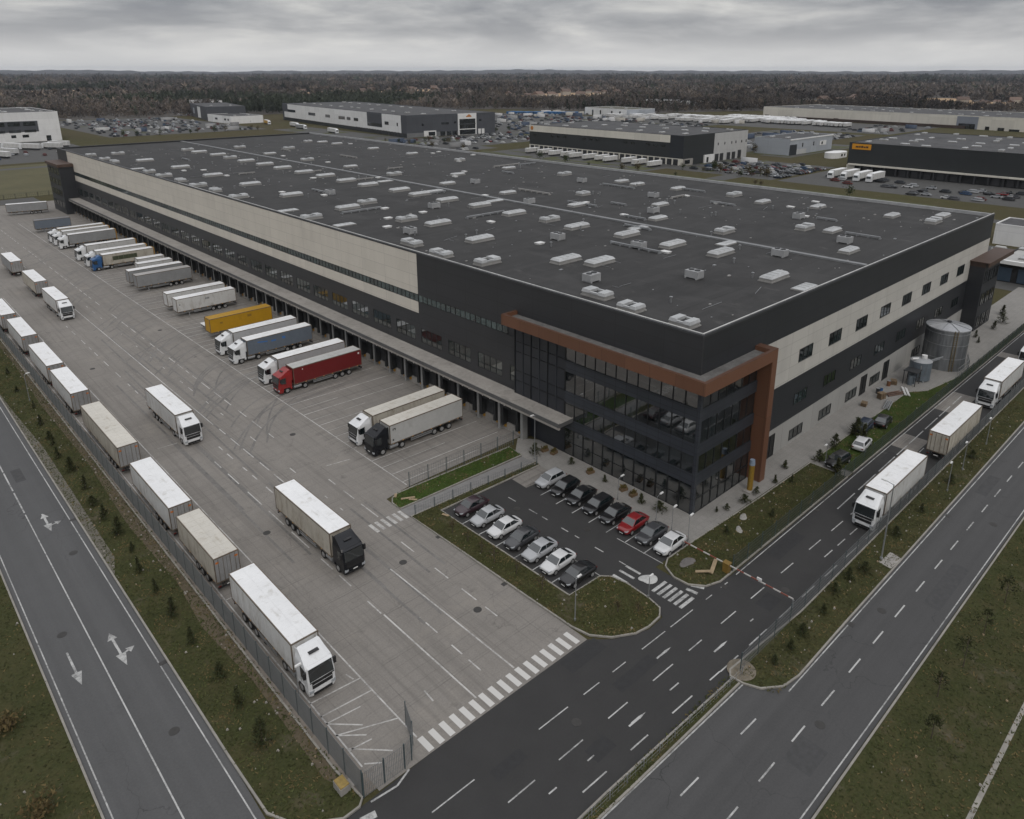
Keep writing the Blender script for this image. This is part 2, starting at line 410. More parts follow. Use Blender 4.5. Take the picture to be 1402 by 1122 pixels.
# ------------------------------------------------------------------ ground, roads, yard
sheet('ground', rect(-14000, -3000, 14000, 14000), -.05, FAR)
sheet('truck_yard', [(20.2,36.45),(24.9,36.4),(42.4,36.05),(42.2,54),(41.95,63.3),(42,68.5),(45.5,69),(68,69),(68,345),(20.2,345)], .0, YARD)
sheet('fence_footing_strip', [(18.7,36.8),(20.2,36.8),(20.2,345),(18.7,345)], .02, M('footing_strip', (.20,.175,.15), .95, .3, .5, world=True))
sheet('access_road', [(-30,23.9),(48.1,23.9),(60,24.0),(230,24.0),(230,31.8),(60,31.8),(56.6,32.6),(55.4,34),(55.4,38),(61.4,38),(61.4,61.5),(45.3,61.8),(45.3,41),(51,40.4),(51,35),(49.8,33),(47.6,32.9),(44.2,34.4),(42.4,36.05),(24.9,36.4),(17,36.3),(13.2,39.5),(5.2,44),(-30,44)], -.008, ASPH)
sheet('concrete_bay_patch', [(56.2,58.6),(61.3,58.2),(61.3,61.35),(56.3,61.3)], .0, YARD)
for a, b in ((101, 106), (118, 127), (150, 153)):
    sheet('concrete_road_patch', rect(a, 28.2, b, 31.6), -.003, YARD)
sheet('dual_road_north', [(5.1,30),(13.25,39.5),(13.4,47),(13.4,420),(5.1,420)], -.003, ROADY)
sheet('dual_road_east', [(-30,13.9),(400,13.9),(400,20.5),(60,20.6),(52.5,20.5),(50.5,20.9),(48.8,22.2),(48.3,23.9),(-30,23.9)], -.003, ROADX)
sheet('paved_forecourt', [(61.2,37.85),(88,37.1),(88,31.9),(89.5,31.9),(89.5,37.1),(121,36.7),(124,34.7),(134,33.1),(205,33),(205,41.5),(66.2,41.5),(66.2,66.5),(64.4,68.9),(61.2,66)], .03, PAVE)
sheet('footpath', [(41.95,63.5),(61.1,61.6),(63,61.6),(63,64.6),(61.1,64.7),(41.9,65.4)], .02, M('path_slabs', (.19,.185,.18), .9, .2, .8, world=True))
# raised grass beds with their kerbs
kb = MB()
def bed(name, pts, mat, z=.09, edge=True):
    struct(name, MB().prism(pts, -.05, z), mat)
    if edge: kerb(kb, pts, closed=True)
L_VERGE = [(19,36.8),(18.5,36.35),(17.2,36.35),(14.6,38.2),(13.5,40.4),(13.4,47),(13.4,420),(18.7,420),(18.7,40)]
bed('west_verge', L_VERGE, GRASS)
bed('far_west_field', [(5.0,44),(5.0,420),(-60,420),(-60,44)], GRASS)
R_VERGE = [(48.2,23.4),(48.1,24.6),(48.7,25),(52,24.8),(60,24.2),(230,23.9),(230,20.55),(60,20.6),(52.5,20.55),(50.4,20.9),(48.8,22.1)]
bed('east_verge', R_VERGE, GRASS)
bed('south_field', [(20,13.75),(400,13.55),(400,-40),(20,-40)], GRASS)
PLANTER = [(42.0,63.3),(42.2,54),(42.35,43.8),(42.5,38.1),(42.9,36.2),(44.2,34.6),(46.2,33.4),(47.8,33.1),(49.6,33.2),(50.6,33.9),(50.95,35.5),(51.1,38.2),(50.8,40.1),(50,41),(45.5,41.2),(45.4,52.6),(45.3,61.9),(61.3,61.35),(61.5,62.3)]
bed('car_park_bed', PLANTER, GRASS3)
N_BED = [(42.0,65.5),(42.0,67.2),(42.6,68.1),(43.6,68.5),(45.6,68.5),(61.7,67.7),(61.3,64.9)]
bed('path_bed', N_BED, GRASS2)
E_BED1 = [(61.3,37.8),(57.4,37.9),(56.2,37.3),(55.4,35.7),(55.5,34),(56.6,32.6),(58.3,32.0),(87.9,31.9),(87.9,36.9),(75,37.2)]
bed('gatehouse_lawn', E_BED1, GRASS3)
E_BED2 = [(89.6,31.9),(89.4,36.9),(121,36.6),(124,34.6),(134,33.0),(170,32.9),(170,31.9)]
bed('facade_lawn', E_BED2, GRASS2)
bed('median', [(28,25.0),(32,24.95),(48,24.35),(48,23.65),(34,23.95),(28,24.15)], GRASS)
struct('kerb', kb, KERB)
# far-side strip beyond the yard, roads between the estates
sheet('back_field', rect(-60, 363, 96, 490), -.04, M('field_olive', (.085,.078,.036), 1, .25, .05, world=True, stain=(.11,.085,.04)))
for n, r in (('estate_road', rect(-100,346,62,360)), ('estate_road', rect(-100,470,300,478)), ('estate_road', rect(290,60,297,480)), ('estate_road', rect(297,352,420,362)), ('estate_road', rect(230,13.9,520,20.6)),
             ('estate_road', rect(300, 190, 345, 200))):
    sheet(n, r, -.02, LOT)
LOTS = [rect(20,500,135,650), rect(170,650,300,905), rect(310,905,380,1000), rect(300,380,338,640), rect(338,400,640,478), rect(420,480,660,640),
        rect(330,175,400,236), rect(308,236,352,366), rect(425,215,530,235), rect(430,250,620,330), rect(330,20,398,172), rect(200,20,250,70), rect(640,240,760,560), rect(560,600,720,690), rect(500,480,650,560)]
for i, r in enumerate(LOTS): sheet('estate_lot', r, -.03+.0015*i/2, LOT)
isl = MB()
for k in range(90):
    r_ = random.choice(LOTS[1:2]+LOTS[3:8]*2+LOTS[8:10]); x = random.uniform(r_[0][0], r_[1][0]-12); y = random.uniform(r_[0][1], r_[2][1]-12); a_, b_ = random.choice(((random.uniform(2,4),random.uniform(14,40)),(random.uniform(10,30),random.uniform(2,4)),(random.uniform(6,14),random.uniform(6,16))))
    isl.poly([(x,y,-.0+.0002*k),(x+a_,y,.0002*k),(x+a_,y+b_,.0002*k),(x,y+b_,.0002*k)])
struct('grass_islands', isl, M('bank_green', (.062,.066,.025), 1, .3, .1, world=True))
sheet('narrow_path', [(40,6.05),(130,6.0),(130,6.3),(40,6.4)], .105, KERB)
sheet('grass_bank', rect(300,95,312,352), -.012, M('bank_green', (.062,.066,.025), 1, .3, .1, world=True))

# ------------------------------------------------------------------ painted markings
def line(mb, x0, y0, x1, y1, w=.13, z=.005):
    d = Vector((x1-x0, y1-y0)); n = Vector((-d.y, d.x)).normalized()*w/2
    mb.poly([(x0+n.x,y0+n.y,z),(x0-n.x,y0-n.y,z),(x1-n.x,y1-n.y,z),(x1+n.x,y1+n.y,z)][::1] if True else [])
def fixn(mb):
    for i, f in enumerate(mb.f):
        a, b, c = (Vector(mb.v[k]) for k in f[:3])
        if (b-a).cross(c-a).z < 0: mb.f[i] = tuple(reversed(f))
def dashes(mb, x0, y0, x1, y1, ln, gap, w=.13, z=.005, jit=.0, skip=0.0):
    D = math.hypot(x1-x0, y1-y0); t = 0
    while t < D:
        l = ln*(1+random.uniform(-jit, jit)); e = min(D, t+l)
        if random.random() >= skip: line(mb, x0+(x1-x0)*t/D, y0+(y1-y0)*t/D, x0+(x1-x0)*e/D, y0+(y1-y0)*e/D, w, z)
        t = e+gap*(1+random.uniform(-jit, jit))
mk = MB()
line(mk, 45.7,69.5, 45.7,300, .12)
for k in range(48):
    y = 72.9+4.75*k; line(mk, 45.7, y, 63.6, y-.6, .12)
for k in range(-1, 48):
    y = 75.2+4.75*k; line(mk, 45.7, y, 45.7+random.uniform(3,14), y-.2, .09)
line(mk, 34.5,103, 34.4,190, .14); dashes(mk, 34.7,76, 34.6,101, 3.2,1.6, .14, jit=.3); line(mk, 35.2,38.2, 34.9,57, .15); dashes(mk, 34.4,192,34.4,300,3,3,.13)
dashes(mk, 39.2,66, 39.2,300, 2.8,2.2, .14, jit=.5, skip=.08); dashes(mk, 38.4,44,38.4,66,2,2.6,.13,jit=.5,skip=.2)
dashes(mk, 30,100, 30.1,168, 2.4,3, .14, jit=.5); dashes(mk, 30.5,52,30.35,92, 3,2.2,.14,jit=.4); line(mk, 30.7,38, 30.6,51.7, .15)
dashes(mk, 32.6,75, 32.4,97, 2.2,2.2,.15,jit=.4); dashes(mk, 32.9,40,32.9,49,1.4,1.6,.14,jit=.5); line(mk, 27.9,40.2,28,41.6,.14); dashes(mk, 36.9,70,36.8,180,1.4,5.5,.12,jit=.6,skip=.2)
line(mk, 24.85,38.3, 24.7,120, .13); line(mk, 24.7,122,24.6,200,.13); line(mk, 20.35,39,20.3,200,.12)
for y in (47.0, 45.2): line(mk, 20.3,y,24.75,y-.5,.13)
for a in ((20.3,44.3,23.2,43.9),(20.3,42.8,24.8,40.8),(20.3,44.3,22.4,42.2),(20.3,42.8,22.1,41.2),(20.4,41.1,22.8,38.6),(20.6,39.1,21.6,38.3),(20.4,40.9,22.2,40.6),(24.1,47.7,24.3,46.8)): line(mk, *a, .12)
for y in (64.2,79,93.4,117,133.2,151): line(mk, 20.3,y,22.2,y-.1,.12); line(mk, 23.0,y-.4,24.7,y-.6,.12)
line(mk, 40.7,80.7,43.9,80.1,.13); line(mk, 26,101,28.6,100.8,.1)
fixn(mk); struct('yard_lane_markings', mk, PAINT_Y)
tm = MB()
def track(x0, y0, x1, y1, bend, w=.28):
    n = 16; prev = None; TZ[0] += .00003
    for k in range(n+1):
        t = k/n; x = x0+(x1-x0)*t; y = y0+(y1-y0)*(t**bend)
        if prev: 
            dx, dy = x-prev[0], y-prev[1]; L = math.hypot(dx,dy) or 1; nx, ny = -dy/L*w/2, dx/L*w/2
            tm.poly([(prev[0]+nx,prev[1]+ny,TZ[0]),(prev[0]-nx,prev[1]-ny,TZ[0]),(x-nx,y-ny,TZ[0]),(x+nx,y+ny,TZ[0])])
        prev = (x, y)
TZ = [.0012]
for k in range(34):
    yd = 80.0+4.75*random.randrange(0,40); sg_ = random.uniform(6,16); b_ = random.uniform(2.2,3.4); xs_ = random.uniform(54,61); off = random.uniform(-.4,.4)
    for w_ in (-1,1): track(xs_, yd+w_+off, random.uniform(33,40), yd+w_+off-sg_, b_)
for k in range(12):
    x = random.choice((29.5,31.8,33.6,36.5,38.2))+random.uniform(-.5,.5); y = random.uniform(45,150); l = random.uniform(15,40)
    for w_ in (-1,1): track(x+w_, y, x+w_+random.uniform(-.6,.6), y+l, 1)
fixn(tm); struct('tyre_marks', tm, paint_mat('tyre_rubber', (.085,.08,.075), (.19,.18,.168), (.40,.66)))
zb = MB()
for k in range(17):
    x = 25.0+k*1.03; line(zb, x, 38.1-.1*k/17, x+.02, 36.55-.22*k/17, .52, .006)
fixn(zb); struct('zebra_crossing', zb, paint_mat('paint_zebra', (.54,.53,.51), (.17,.165,.16), (.28,.42)))
zb = MB()
for k in range(6): line(zb, 37.6+k*.8, 65.3, 37.62+k*.8, 63.4, .42, .006)
fixn(zb); struct('zebra_crossing', zb, PAINT_Y)
zb = MB()
for k in range(6): line(zb, 52.1, 35.9-k*.66, 54.3, 35.85-k*.66, .36, .0)
for k in range(3): line(zb, 51.2+k*1.05, 40.3, 51.25+k*1.05, 38.4, .3, .0)
line(zb, 54.9,33.8,55.1,32.6,.4,.0); line(zb, 55.7,33.8,56.3,32.6,.4,.0)
fixn(zb); struct('zebra_crossing', zb, PAINT_R)
pk = MB()
for k in range(8): line(pk, 56.3, 40.3+2.64*k, 61.0, 40.3+2.64*k, .11, .0)
line(pk, 56.45,37.8,56.35,44,.09,.0)
for y in (43.8,46.6,49.4,52.3,55.2,58.1): line(pk, 45.5,y,50.1,y,.11,.0)
line(pk, 50.1,41.2,50.05,60,.11,.0); line(pk, 45.55,41.3,45.45,61.7,.1,.0); line(pk,45.5,41.3,50.05,41.15,.11,.0)
dashes(pk, 53.4,40.4,53.1,60.6,1.3,1.6,.13,.0,jit=.5)
fixn(pk); struct('car_park_markings', pk, PAINT_R)
rd = MB(); Z = .001
dashes(rd, 22,32.5,56,31.5,3.0,1.6,.10,Z,jit=.5,skip=.1); dashes(rd, 16,29.6,80,28.0,2.4,2.9,.11,Z,jit=.2); dashes(rd, 80,28.0,150,27.9,2.6,2.6,.13,Z)
dashes(rd, 20,26.6,48,25.55,2.4,2.9,.12,Z,jit=.15); dashes(rd, 48,25.5,80,24.7,3.0,1.9,.12,Z,jit=.25)
dashes(rd, 29,27.8,56,26.9,.9,5.6,.12,Z,jit=.5); dashes(rd, 70,26.5,78,26.3,1.8,1.2,.12,Z); dashes(rd, 80,29.6,126,30.1,4.4,.9,.14,Z,jit=.3)
line(rd, 57.6,31.5,58.8,31.45,.12,Z); line(rd, 60.5,31.5,175,31.5,.1,Z); line(rd, 19.3,36.15,21.4,35.9,.15,Z); line(rd, 21.4,35.9,22.8,36.4,.15,Z); line(rd, 18.0,35.4,19.1,35.15,.55,Z)
line(rd, 50.3,20.35,180,19.9,.10,.005); line(rd, 25,14.45,60,14.25,.10,.005); line(rd, 60,14.25,180,13.95,.10,.005)
dashes(rd, 31,17.9,180,16.95,2.3,2.75,.13,.005,jit=.08); dashes(rd, 28,21.4,50,20.7,2.2,5.6,.13,.005); line(rd, 28,24.0,48.2,23.4,.12,.005)
# left dual road
for a in ((5.5,44,5.45,400),(12.75,40.5,12.7,400)): line(rd, *a, .10, .005)
line(rd, 9.1,44,9.2,95,.11,.005); dashes(rd, 9.2,95.5,9.2,400,5,.5,.15,.005,jit=.3)
AZ = [0]
def arrow(mb, x, y, ang, L=5, z=.005, head=1.0):
    R = Matrix.Rotation(ang, 2); AZ[0] += .0012; z += AZ[0]
    def T(p): q = R @ Vector(p); return (x+q.x, y+q.y, z)
    hd = min(1.8, L*.42)
    mb.poly([T(p) for p in ((-L/2,-.08),(L/2-hd,-.10),(L/2-hd,.10),(-L/2,.08))])
    mb.poly([T(p) for p in ((L/2-hd,-.42*head),(L/2,0),(L/2-hd,.42*head))])
arrow(rd, 7.15,64.7,-PI/2,5); arrow(rd,10.65,64.4,-PI/2,5); arrow(rd,10.62,65.9,PI/2,2.6); arrow(rd,11.15,63.7,.35,1.5)
arrow(rd,10.65,91.5,-PI/2,4.6); arrow(rd,10.7,92.5,PI/2,2.6); arrow(rd,11.3,90.6,.2,1.4)
for x, y in ((46.2,30.2),(50.6,27.1),(38.8,27.4)):
    arrow(rd, x,y,-.03,2.1,Z,.32)
fixn(rd); struct('road_markings', rd, PAINT_R)

pt = MB()
for k, (x, y, a, b) in enumerate(((40,29.9,5,1.2),(33.5,27,2.2,1.4),(66,29.6,6,1.5),(96,28.9,3,2),(58,26.3,2.4,1.6),(38.5,34.2,4.5,1.6),(27,31,3,1.1))): pt.poly([(x,y,-.004+.0003*k),(x+a,y,-.004+.0003*k),(x+a,y+b,-.004+.0003*k),(x,y+b,-.004+.0003*k)])
struct('asphalt_patch', pt, M('asphalt_fresh', (.024,.024,.025), .8, .25, 2, world=True))
pt = MB()
for k, (x, y, a, b) in enumerate(((70,15,9,1.6),(44,15.4,3,2.2),(96,18.2,6,1.3),(9.9,104,1.1,4))): pt.poly([(x,y,.002),(x+a,y,.002),(x+a,y+b,.002),(x,y+b,.002)])
struct('asphalt_patch', pt, M('asphalt_old', (.054,.054,.055), .85, .25, 2, world=True))
mh = MB()
for x, y in ((36.5,57),(28.3,72),(41.6,92),(33.1,118),(27.6,139),(43.2,152),(37.6,46),(55.2,47.5),(52.2,56),(35,30.6),(62,26.8),(84,29),(7.4,70),(11.4,83),(11.2,52),(66,18.9),(90,15.8),(49,17)): mh.prism(arc(x,y,.42,0,345,15),-.01,.012)
for x, y in ((20.9,56),(20.9,84),(20.9,110),(13.0,60),(13.0,90),(58,31.3),(78,31.2),(98,31.2),(62,20.1),(88,20.0),(42.0,47),(42.0,58)): mh.box(x-.3,y-.25,-.01,x+.3,y+.25,.010)
struct('drain_covers', mh, M('cast_iron', (.035,.033,.031), .6, .3, 3, world=True))
# ------------------------------------------------------------------ the big warehouse
X0, Y0, X1, Y1, ZR = 66.8, 41.5, 172.0, 313.0, 22.2
XE = 327.0
CREAM_L = panel_mat('cladding_cream_long', (.64, .60, .53), 1, 7.25, 2.05, .72, .6, .035, (4.05, .15))
DARK_L = panel_mat('cladding_grey_long', (.036, .037, .040), 1, 7.25, 2.05, .6, .5, .05, (4.05, .15))
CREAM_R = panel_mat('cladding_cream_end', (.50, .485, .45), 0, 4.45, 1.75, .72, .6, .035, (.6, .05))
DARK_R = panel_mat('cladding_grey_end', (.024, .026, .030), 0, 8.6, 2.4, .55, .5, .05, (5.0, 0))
BASE_R = panel_mat('plinth_panels', (.33, .325, .31), 0, 4.45, 4.2, .6, .8, .05, (.6, .1))
GLASS = glass_mat('window_glass', (.022, .031, .031), .05, 2.3)
GLASSB = glass_mat('facade_glass', (.012, .016, .018), .04, 2.7)
FRAME = M('window_frame', (.011, .012, .013), .45, .15, .8)
SPAN = panel_mat('spandrel_panels', (.038, .043, .053), 1, 1.7, .75, .4, .4, .1, (-.27, .1))
SPAN2 = panel_mat('spandrel_panels_end', (.034, .039, .048), 0, 1.68, .75, .4, .4, .1, (-.5, .1))
ZINC = M('coping_metal', (.36, .365, .37), .4, .25, .6, world=True)
SKYL = M('skylight_dome', (.43, .44, .445), .35, .26, .4, world=True, stain=(.30, .30, .29))
CURB = M('skylight_curb', (.27, .265, .255), .6, .2, .6, world=True, stain=(.2, .19, .18))

wh = empty('warehouse', (X0, Y0, 0), 0, 'huge dark grey and cream distribution warehouse with loading docks and glazed corner office', 'warehouse')
def wpart(mb, name, mats, parent=None, **k):
    o = mb.build(name, mats, parent or wh, **k)
    o.matrix_parent_inverse = Matrix.Translation((X0, Y0, 0)).inverted() if (parent is None or parent is wh) else Matrix.Identity(4)
    return o
# core and cladding bands, butted end to end
wpart(MB().box(X0+.3, Y0+.3, 0, X1-.3, XE-.3, 21.5), 'core', DARKM)
b = MB().box(X0, 95.3, 15.15, X0+.3, Y1, ZR-.25); wpart(b, 'cream_cladding', CREAM_L)
wpart(MB().box(X0, 95.3, 11.9, X0+.3, Y1, 13.85), 'cream_cladding', CREAM_L)
wpart(MB().box(X0+.12, 95.3, 13.85, X0+.3, Y1, 15.15), 'window_recess', DARKM)
wpart(MB().box(X0, 95.3, 9.4, X0+.3, Y1, 11.9).box(X0, 95.3, 5.4, X0+.3, Y1, 6.9).box(X0+.12, 95.3, 6.9, X0+.3, Y1, 9.4), 'grey_cladding', DARK_L)
wpart(MB().box(X0+.02, Y0, 15.15, X0+.3, 95.3, ZR-.25).box(X0+.02, Y0, 9.4, X0+.3, 95.3, 13.85).box(X0+.02, Y0, 5.4, X0+.3, 95.3, 6.9).box(X0+.12, Y0, 13.85, X0+.3, 95.3, 15.15).box(X0+.12, Y0, 6.9, X0+.3, 95.3, 9.4).box(X0+.02, Y0, 0, X0+.3, 68.2, 5.4), 'grey_cladding', DARK_L)
wpart(MB().box(X0, Y1, 0, X0+.3, XE, ZR-.25), 'grey_cladding', DARK_L)
xs = 79.6
wpart(MB().box(X0+.3, Y0, 17.2, X1, Y0+.28, ZR-.25).box(X0+.3, Y0, 0, xs, Y0+.28, 17.2), 'grey_cladding', DARK_R)
wpart(MB().box(xs, Y0, 10.2, X1, Y0+.28, 17.2), 'cream_cladding', CREAM_R)
wpart(MB().box(xs, Y0+.01, 4.1, X1, Y0+.28, 10.2), 'grey_cladding', DARK_R)
wpart(MB().box(xs, Y0-.04, 0, X1, Y0+.28, 4.1), 'plinth', BASE_R)
wpart(MB().box(X1-.28, Y0+.28, 0, X1, XE, ZR-.25).box(X0+.3, XE-.28, 0, X1-.28, XE, ZR-.25), 'grey_cladding', DARK_L)
# roof and its furniture
rz = 21.62
roof = wpart(MB().box(X0+.3, Y0+.28, 21.5, X1-.28, XE-.28, rz), 'roof', ROOF)
cp = MB()
cp.box(X0-.05, Y0-.05, ZR-.25, X1+.05, Y0+.42, ZR).box(X0-.05, Y0+.42, ZR-.25, X0+.42, XE, ZR).box(X1-.42, Y0+.42, ZR-.25, X1+.05, XE, ZR).box(X0+.42, XE-.42, ZR-.25, X1-.42, XE+.05, ZR)
wpart(cp, 'parapet_coping', M('coping_dark', (.05, .052, .056), .45, .2, .5, world=True))
wpart(MB().box(X0+.42, Y0+.42, rz, X1-.42, Y0+.58, ZR-.06).box(X0+.42, Y0+.58, rz, X0+.58, XE-.42, ZR-.06).box(X1-.9, Y0+.58, rz, X1-.42, XE-.42, ZR+.05), 'parapet_flashing', ZINC)
def rsub(mb, name, mats, **k):
    return mb.build(name, mats, roof, **k)
rail = MB()
for z in (ZR+.12,): rail.box(X0+.05, Y0+.05, z, X0+.2, 200, z+.07).box(X0+.2, Y0+.05, z, X1-.2, Y0+.2, z+.07)
for k in range(60): rail.box(X0+.11, Y0+.2+2.6*k, ZR, X0+.16, Y0+.25+2.6*k, ZR+.12)
for k in range(40): rail.box(X0+.3+2.6*k, Y0+.11, ZR, X0+.35+2.6*k, Y0+.16, ZR+.12)
rsub(rail, 'guard_wire', M('rail_pale', (.52,.52,.51), .5, .3, .5, world=True))
rsub(MB().prism([(112.1,Y0+1.2),(113.0,Y0+1.2),(113.0,XE-.6),(112.1,XE-.6)], rz, rz+.28), 'ridge_duct', M('ridge_metal', (.20,.205,.21), .5, .25, .5, world=True))
SK = [(69.6,46.0),(71.0,60.5),(71.8,83.6),(69.3,92.5),(70.8,102.1),(71.1,124.8),(68.9,135.1),(70.3,146.4),(69.5,169.8),(69.0,183.3),(68.9,194.4),(68.4,206.8),(69.4,219.5),(68.6,231.7),(68.9,242.6),(69,264.7),(68.8,275.7),(68.7,292.0),(68.5,53.9),
 (78.0,290.7),(78.1,262.3),(80.0,164.0),(80.1,211.2),(80.1,236.1),(80.4,187.5),(80.8,139.9),(81.3,96.6),(82.5,120.4),(81.6,76.2),(87.5,142.8),(84.4,71.7),(84.5,112.8),(95.8,48.8),(94.6,43.6),
 (100.8,287.1),(101.1,276.7),(101.7,92.3),(101.7,238.3),(101.7,250.9),(101.9,176.1),(102,165.5),(102,199.8),(102,213.2),(102.1,225.5),(102.3,70.9),(102.3,110.4),(102.4,132.9),(102.4,262.9),(102.6,143.9),(102.7,188.6),(102.8,100.6),(102.9,152.6),(103.1,62.1),(103.1,81.4),(103.3,122.6),
 (109.2,146.6),(109.4,169),(109.8,84.1),(110.3,125.4),(110.4,65.5),(117.4,254.3),(117.6,227.3),(118.2,70.8),(118.4,177.9),(118.5,153.5),(118.8,202.2),(118.9,283.1),(119.1,108.3),(119.6,86.8),(119.6,131.3),(119.9,48.6),
 (131.1,267.1),(131.4,117.5),(131.5,165.5),(132,62.2),(132.8,96),(133.5,57.6),(149.9,287.8),(151.7,166),(152.5,82.3),(153.3,118.4),(153.3,281.9),(153.6,144.6),(153.8,192.2),(153.9,244.4),(153.9,271.2),(154.1,219.6),(154.6,124.6),(155,106.9),(155.5,70.9),(156.1,47.8),(156.2,91.8),(156.6,55.8),(164.1,48.7)]
def skylight_mb(L, Wd, H, notch=0):
    m = MB()
    m.box(-L/2-.12, -Wd/2-.12, 0, L/2+.12, Wd/2+.12, .14, 1)
    m.box(-L/2, -Wd/2, .14, L/2, Wd/2, H*.62, 1)
    a, c = L/2+.04, Wd/2+.04
    if not notch:
        m.hexa([(-a,-c,H*.62),(a,-c,H*.62),(a,c,H*.62),(-a,c,H*.62),(-a+.25,-c+.3,H),(a-.25,-c+.3,H),(a-.25,c-.3,H),(-a+.25,c-.3,H)], 0)
        for k in (-1, 0, 1): m.box(k*L/4-.03, -c+.32, H, k*L/4+.03, c-.32, H+.03, 1)
    else:   # ventilator with an open louvre between raised cheeks
        m.hexa([(-a,-c,H*.62),(-L*.2,-c,H*.62),(-L*.2,c,H*.62),(-a,c,H*.62),(-a+.1,-c+.12,H*1.1),(-L*.2,-c+.12,H*1.1),(-L*.2,c-.12,H*1.1),(-a+.1,c-.12,H*1.1)], 0)
        m.hexa([(L*.15,-c,H*.62),(a,-c,H*.62),(a,c,H*.62),(L*.15,c,H*.62),(L*.15,-c+.12,H*1.1),(a-.1,-c+.12,H*1.1),(a-.1,c-.12,H*1.1),(L*.15,c-.12,H*1.1)], 0)
        m.box(-L*.2, -c, H*.62, L*.15, -c+.3, H*.9, 0); m.box(-L*.2, c-.3, H*.62, L*.15, c, H*.9, 0)
        m.box(-L*.2, -c+.3, H*.62, L*.15, c-.3, H*.66, 2)
    return m
sk_big = skylight_mb(5.0, 1.95, .85).mesh('skylight', [SKYL, CURB, DARKM])
sk_mid = skylight_mb(4.0, 1.8, .7).mesh('skylight', [SKYL, CURB, DARKM])
sk_flat = skylight_mb(4.0, 1.8, .32).mesh('skylight', [SKYL, CURB, DARKM])
vent_a = skylight_mb(3.9, 1.9, .85, 1).mesh('roof_vent', [SKYL, CURB, DARKM])
vent_b = skylight_mb(2.9, 2.1, .8, 1).mesh('roof_vent', [SKYL, CURB, DARKM])
PI0 = Matrix.Translation((X0, Y0, 0)).inverted()
def on_roof(name, me, x, y, rz_=0):
    o = link(name, me, roof); o.location = (x, y, rz); o.rotation_euler = (0, 0, rz_); return o
for x, y in SK:
    r = random.random()
    if x < 76: x = max(x, 69.7); on_roof('roof_vent', vent_a if r < .5 else vent_b, x, y, random.choice((0, PI/2, 0))) if r < .72 or y < 47 or 60 < y < 61 else on_roof('skylight', sk_flat, x, y)
    elif y == 43.6: on_roof('skylight', sk_flat, x, y)
    elif 105 < x < 112: on_roof('skylight', sk_flat, x, y)
    elif x > 125: on_roof('skylight', sk_mid, x, y) if r < .6 else on_roof('roof_vent', vent_b if r < .85 else vent_a, x, y)
    elif r < .82: on_roof('skylight', sk_big if x < 112 else sk_mid, x, y)
    else: on_roof('roof_vent', vent_a, x, y)
for k in range(26):   # longer ducts and pipe runs on sleepers
    x, y, l = random.uniform(73,160), random.uniform(48,260), random.uniform(4,11); ax = random.random() < .5
    m = MB()
    if ax: m.box(0,-.18,.22,l,.18,.5)
    else: m.box(-.18,0,.22,.18,l,.5)
    for q in range(int(l/2)+1): m.box(2*q-.1 if ax else -.4, -.4 if ax else 2*q-.1, 0, 2*q+.1 if ax else .4, .4 if ax else 2*q+.1, .22)
    on_roof('roof_duct', m.mesh('roof_duct', [GALV if k % 3 else CURB]), x, y)
ac_me = MB().box(-1.1,-.8,.15,1.1,.8,1.15).box(-1.0,-.9,0,-.8,.9,.15).box(.8,-.9,0,1.0,.9,.15).tube((-.5,0,1.15),(-.5,0,1.25),.42,.42,14,1).tube((.5,0,1.15),(.5,0,1.25),.42,.42,14,1).mesh('air_unit', [M('air_unit_grey', (.33,.335,.34), .5, .2, .7), DARKM])
for x, y in ((76,66),(88,57),(97,74),(109,55),(126,52),(141,68),(125,92),(92,88),(141,104),(114,118),(76,110),(95,128),(147,132),(125,150),(88,160)): on_roof('air_unit', ac_me, x, y, random.choice((0,PI/2)))
# small clutter on the roof: pipes, cowls, hatches, loose ballast
pipe_me = MB().tube((0,0,0),(0,0,.7),.12,n=10).tube((0,0,.7),(0,0,.82),.22,n=10).build('vent_pipe', GALV).data
bpy.data.objects.remove(bpy.data.objects['vent_pipe'])
for k in range(46): on_roof('vent_pipe', pipe_me, random.uniform(72,165), random.uniform(44,250))
hatch_me = MB().box(-.7,-.5,0,.7,.5,.22).box(-.78,-.58,.22,.78,.58,.3).mesh('roof_hatch', [WHITEM])
for k in range(34): on_roof('roof_hatch', hatch_me, random.uniform(70,168), random.uniform(46,300), random.choice((0,PI/2)))
cl = MB()
for k in range(420):
    x, y, s = random.uniform(68,170), random.uniform(43,310), random.choice((.08,.12,.2,.3)); cl.box(x-s, y-s*.6, rz, x+s, y+s*.6, rz+s*.5, random.choice((0,0,1)))
for k in range(70):   # lengths of lightning cable and flashing lying on the felt
    x, y, l = random.uniform(70,165), random.uniform(44,300), random.uniform(1,5); a = random.choice((0, PI/2, .3)); cl.bar((x,y,rz+.05),(x+l*math.cos(a),y+l*math.sin(a),rz+.05), .05, m=1)
tag(rsub(cl, 'roof_litter', [CURB, GALV]), kind='stuff')

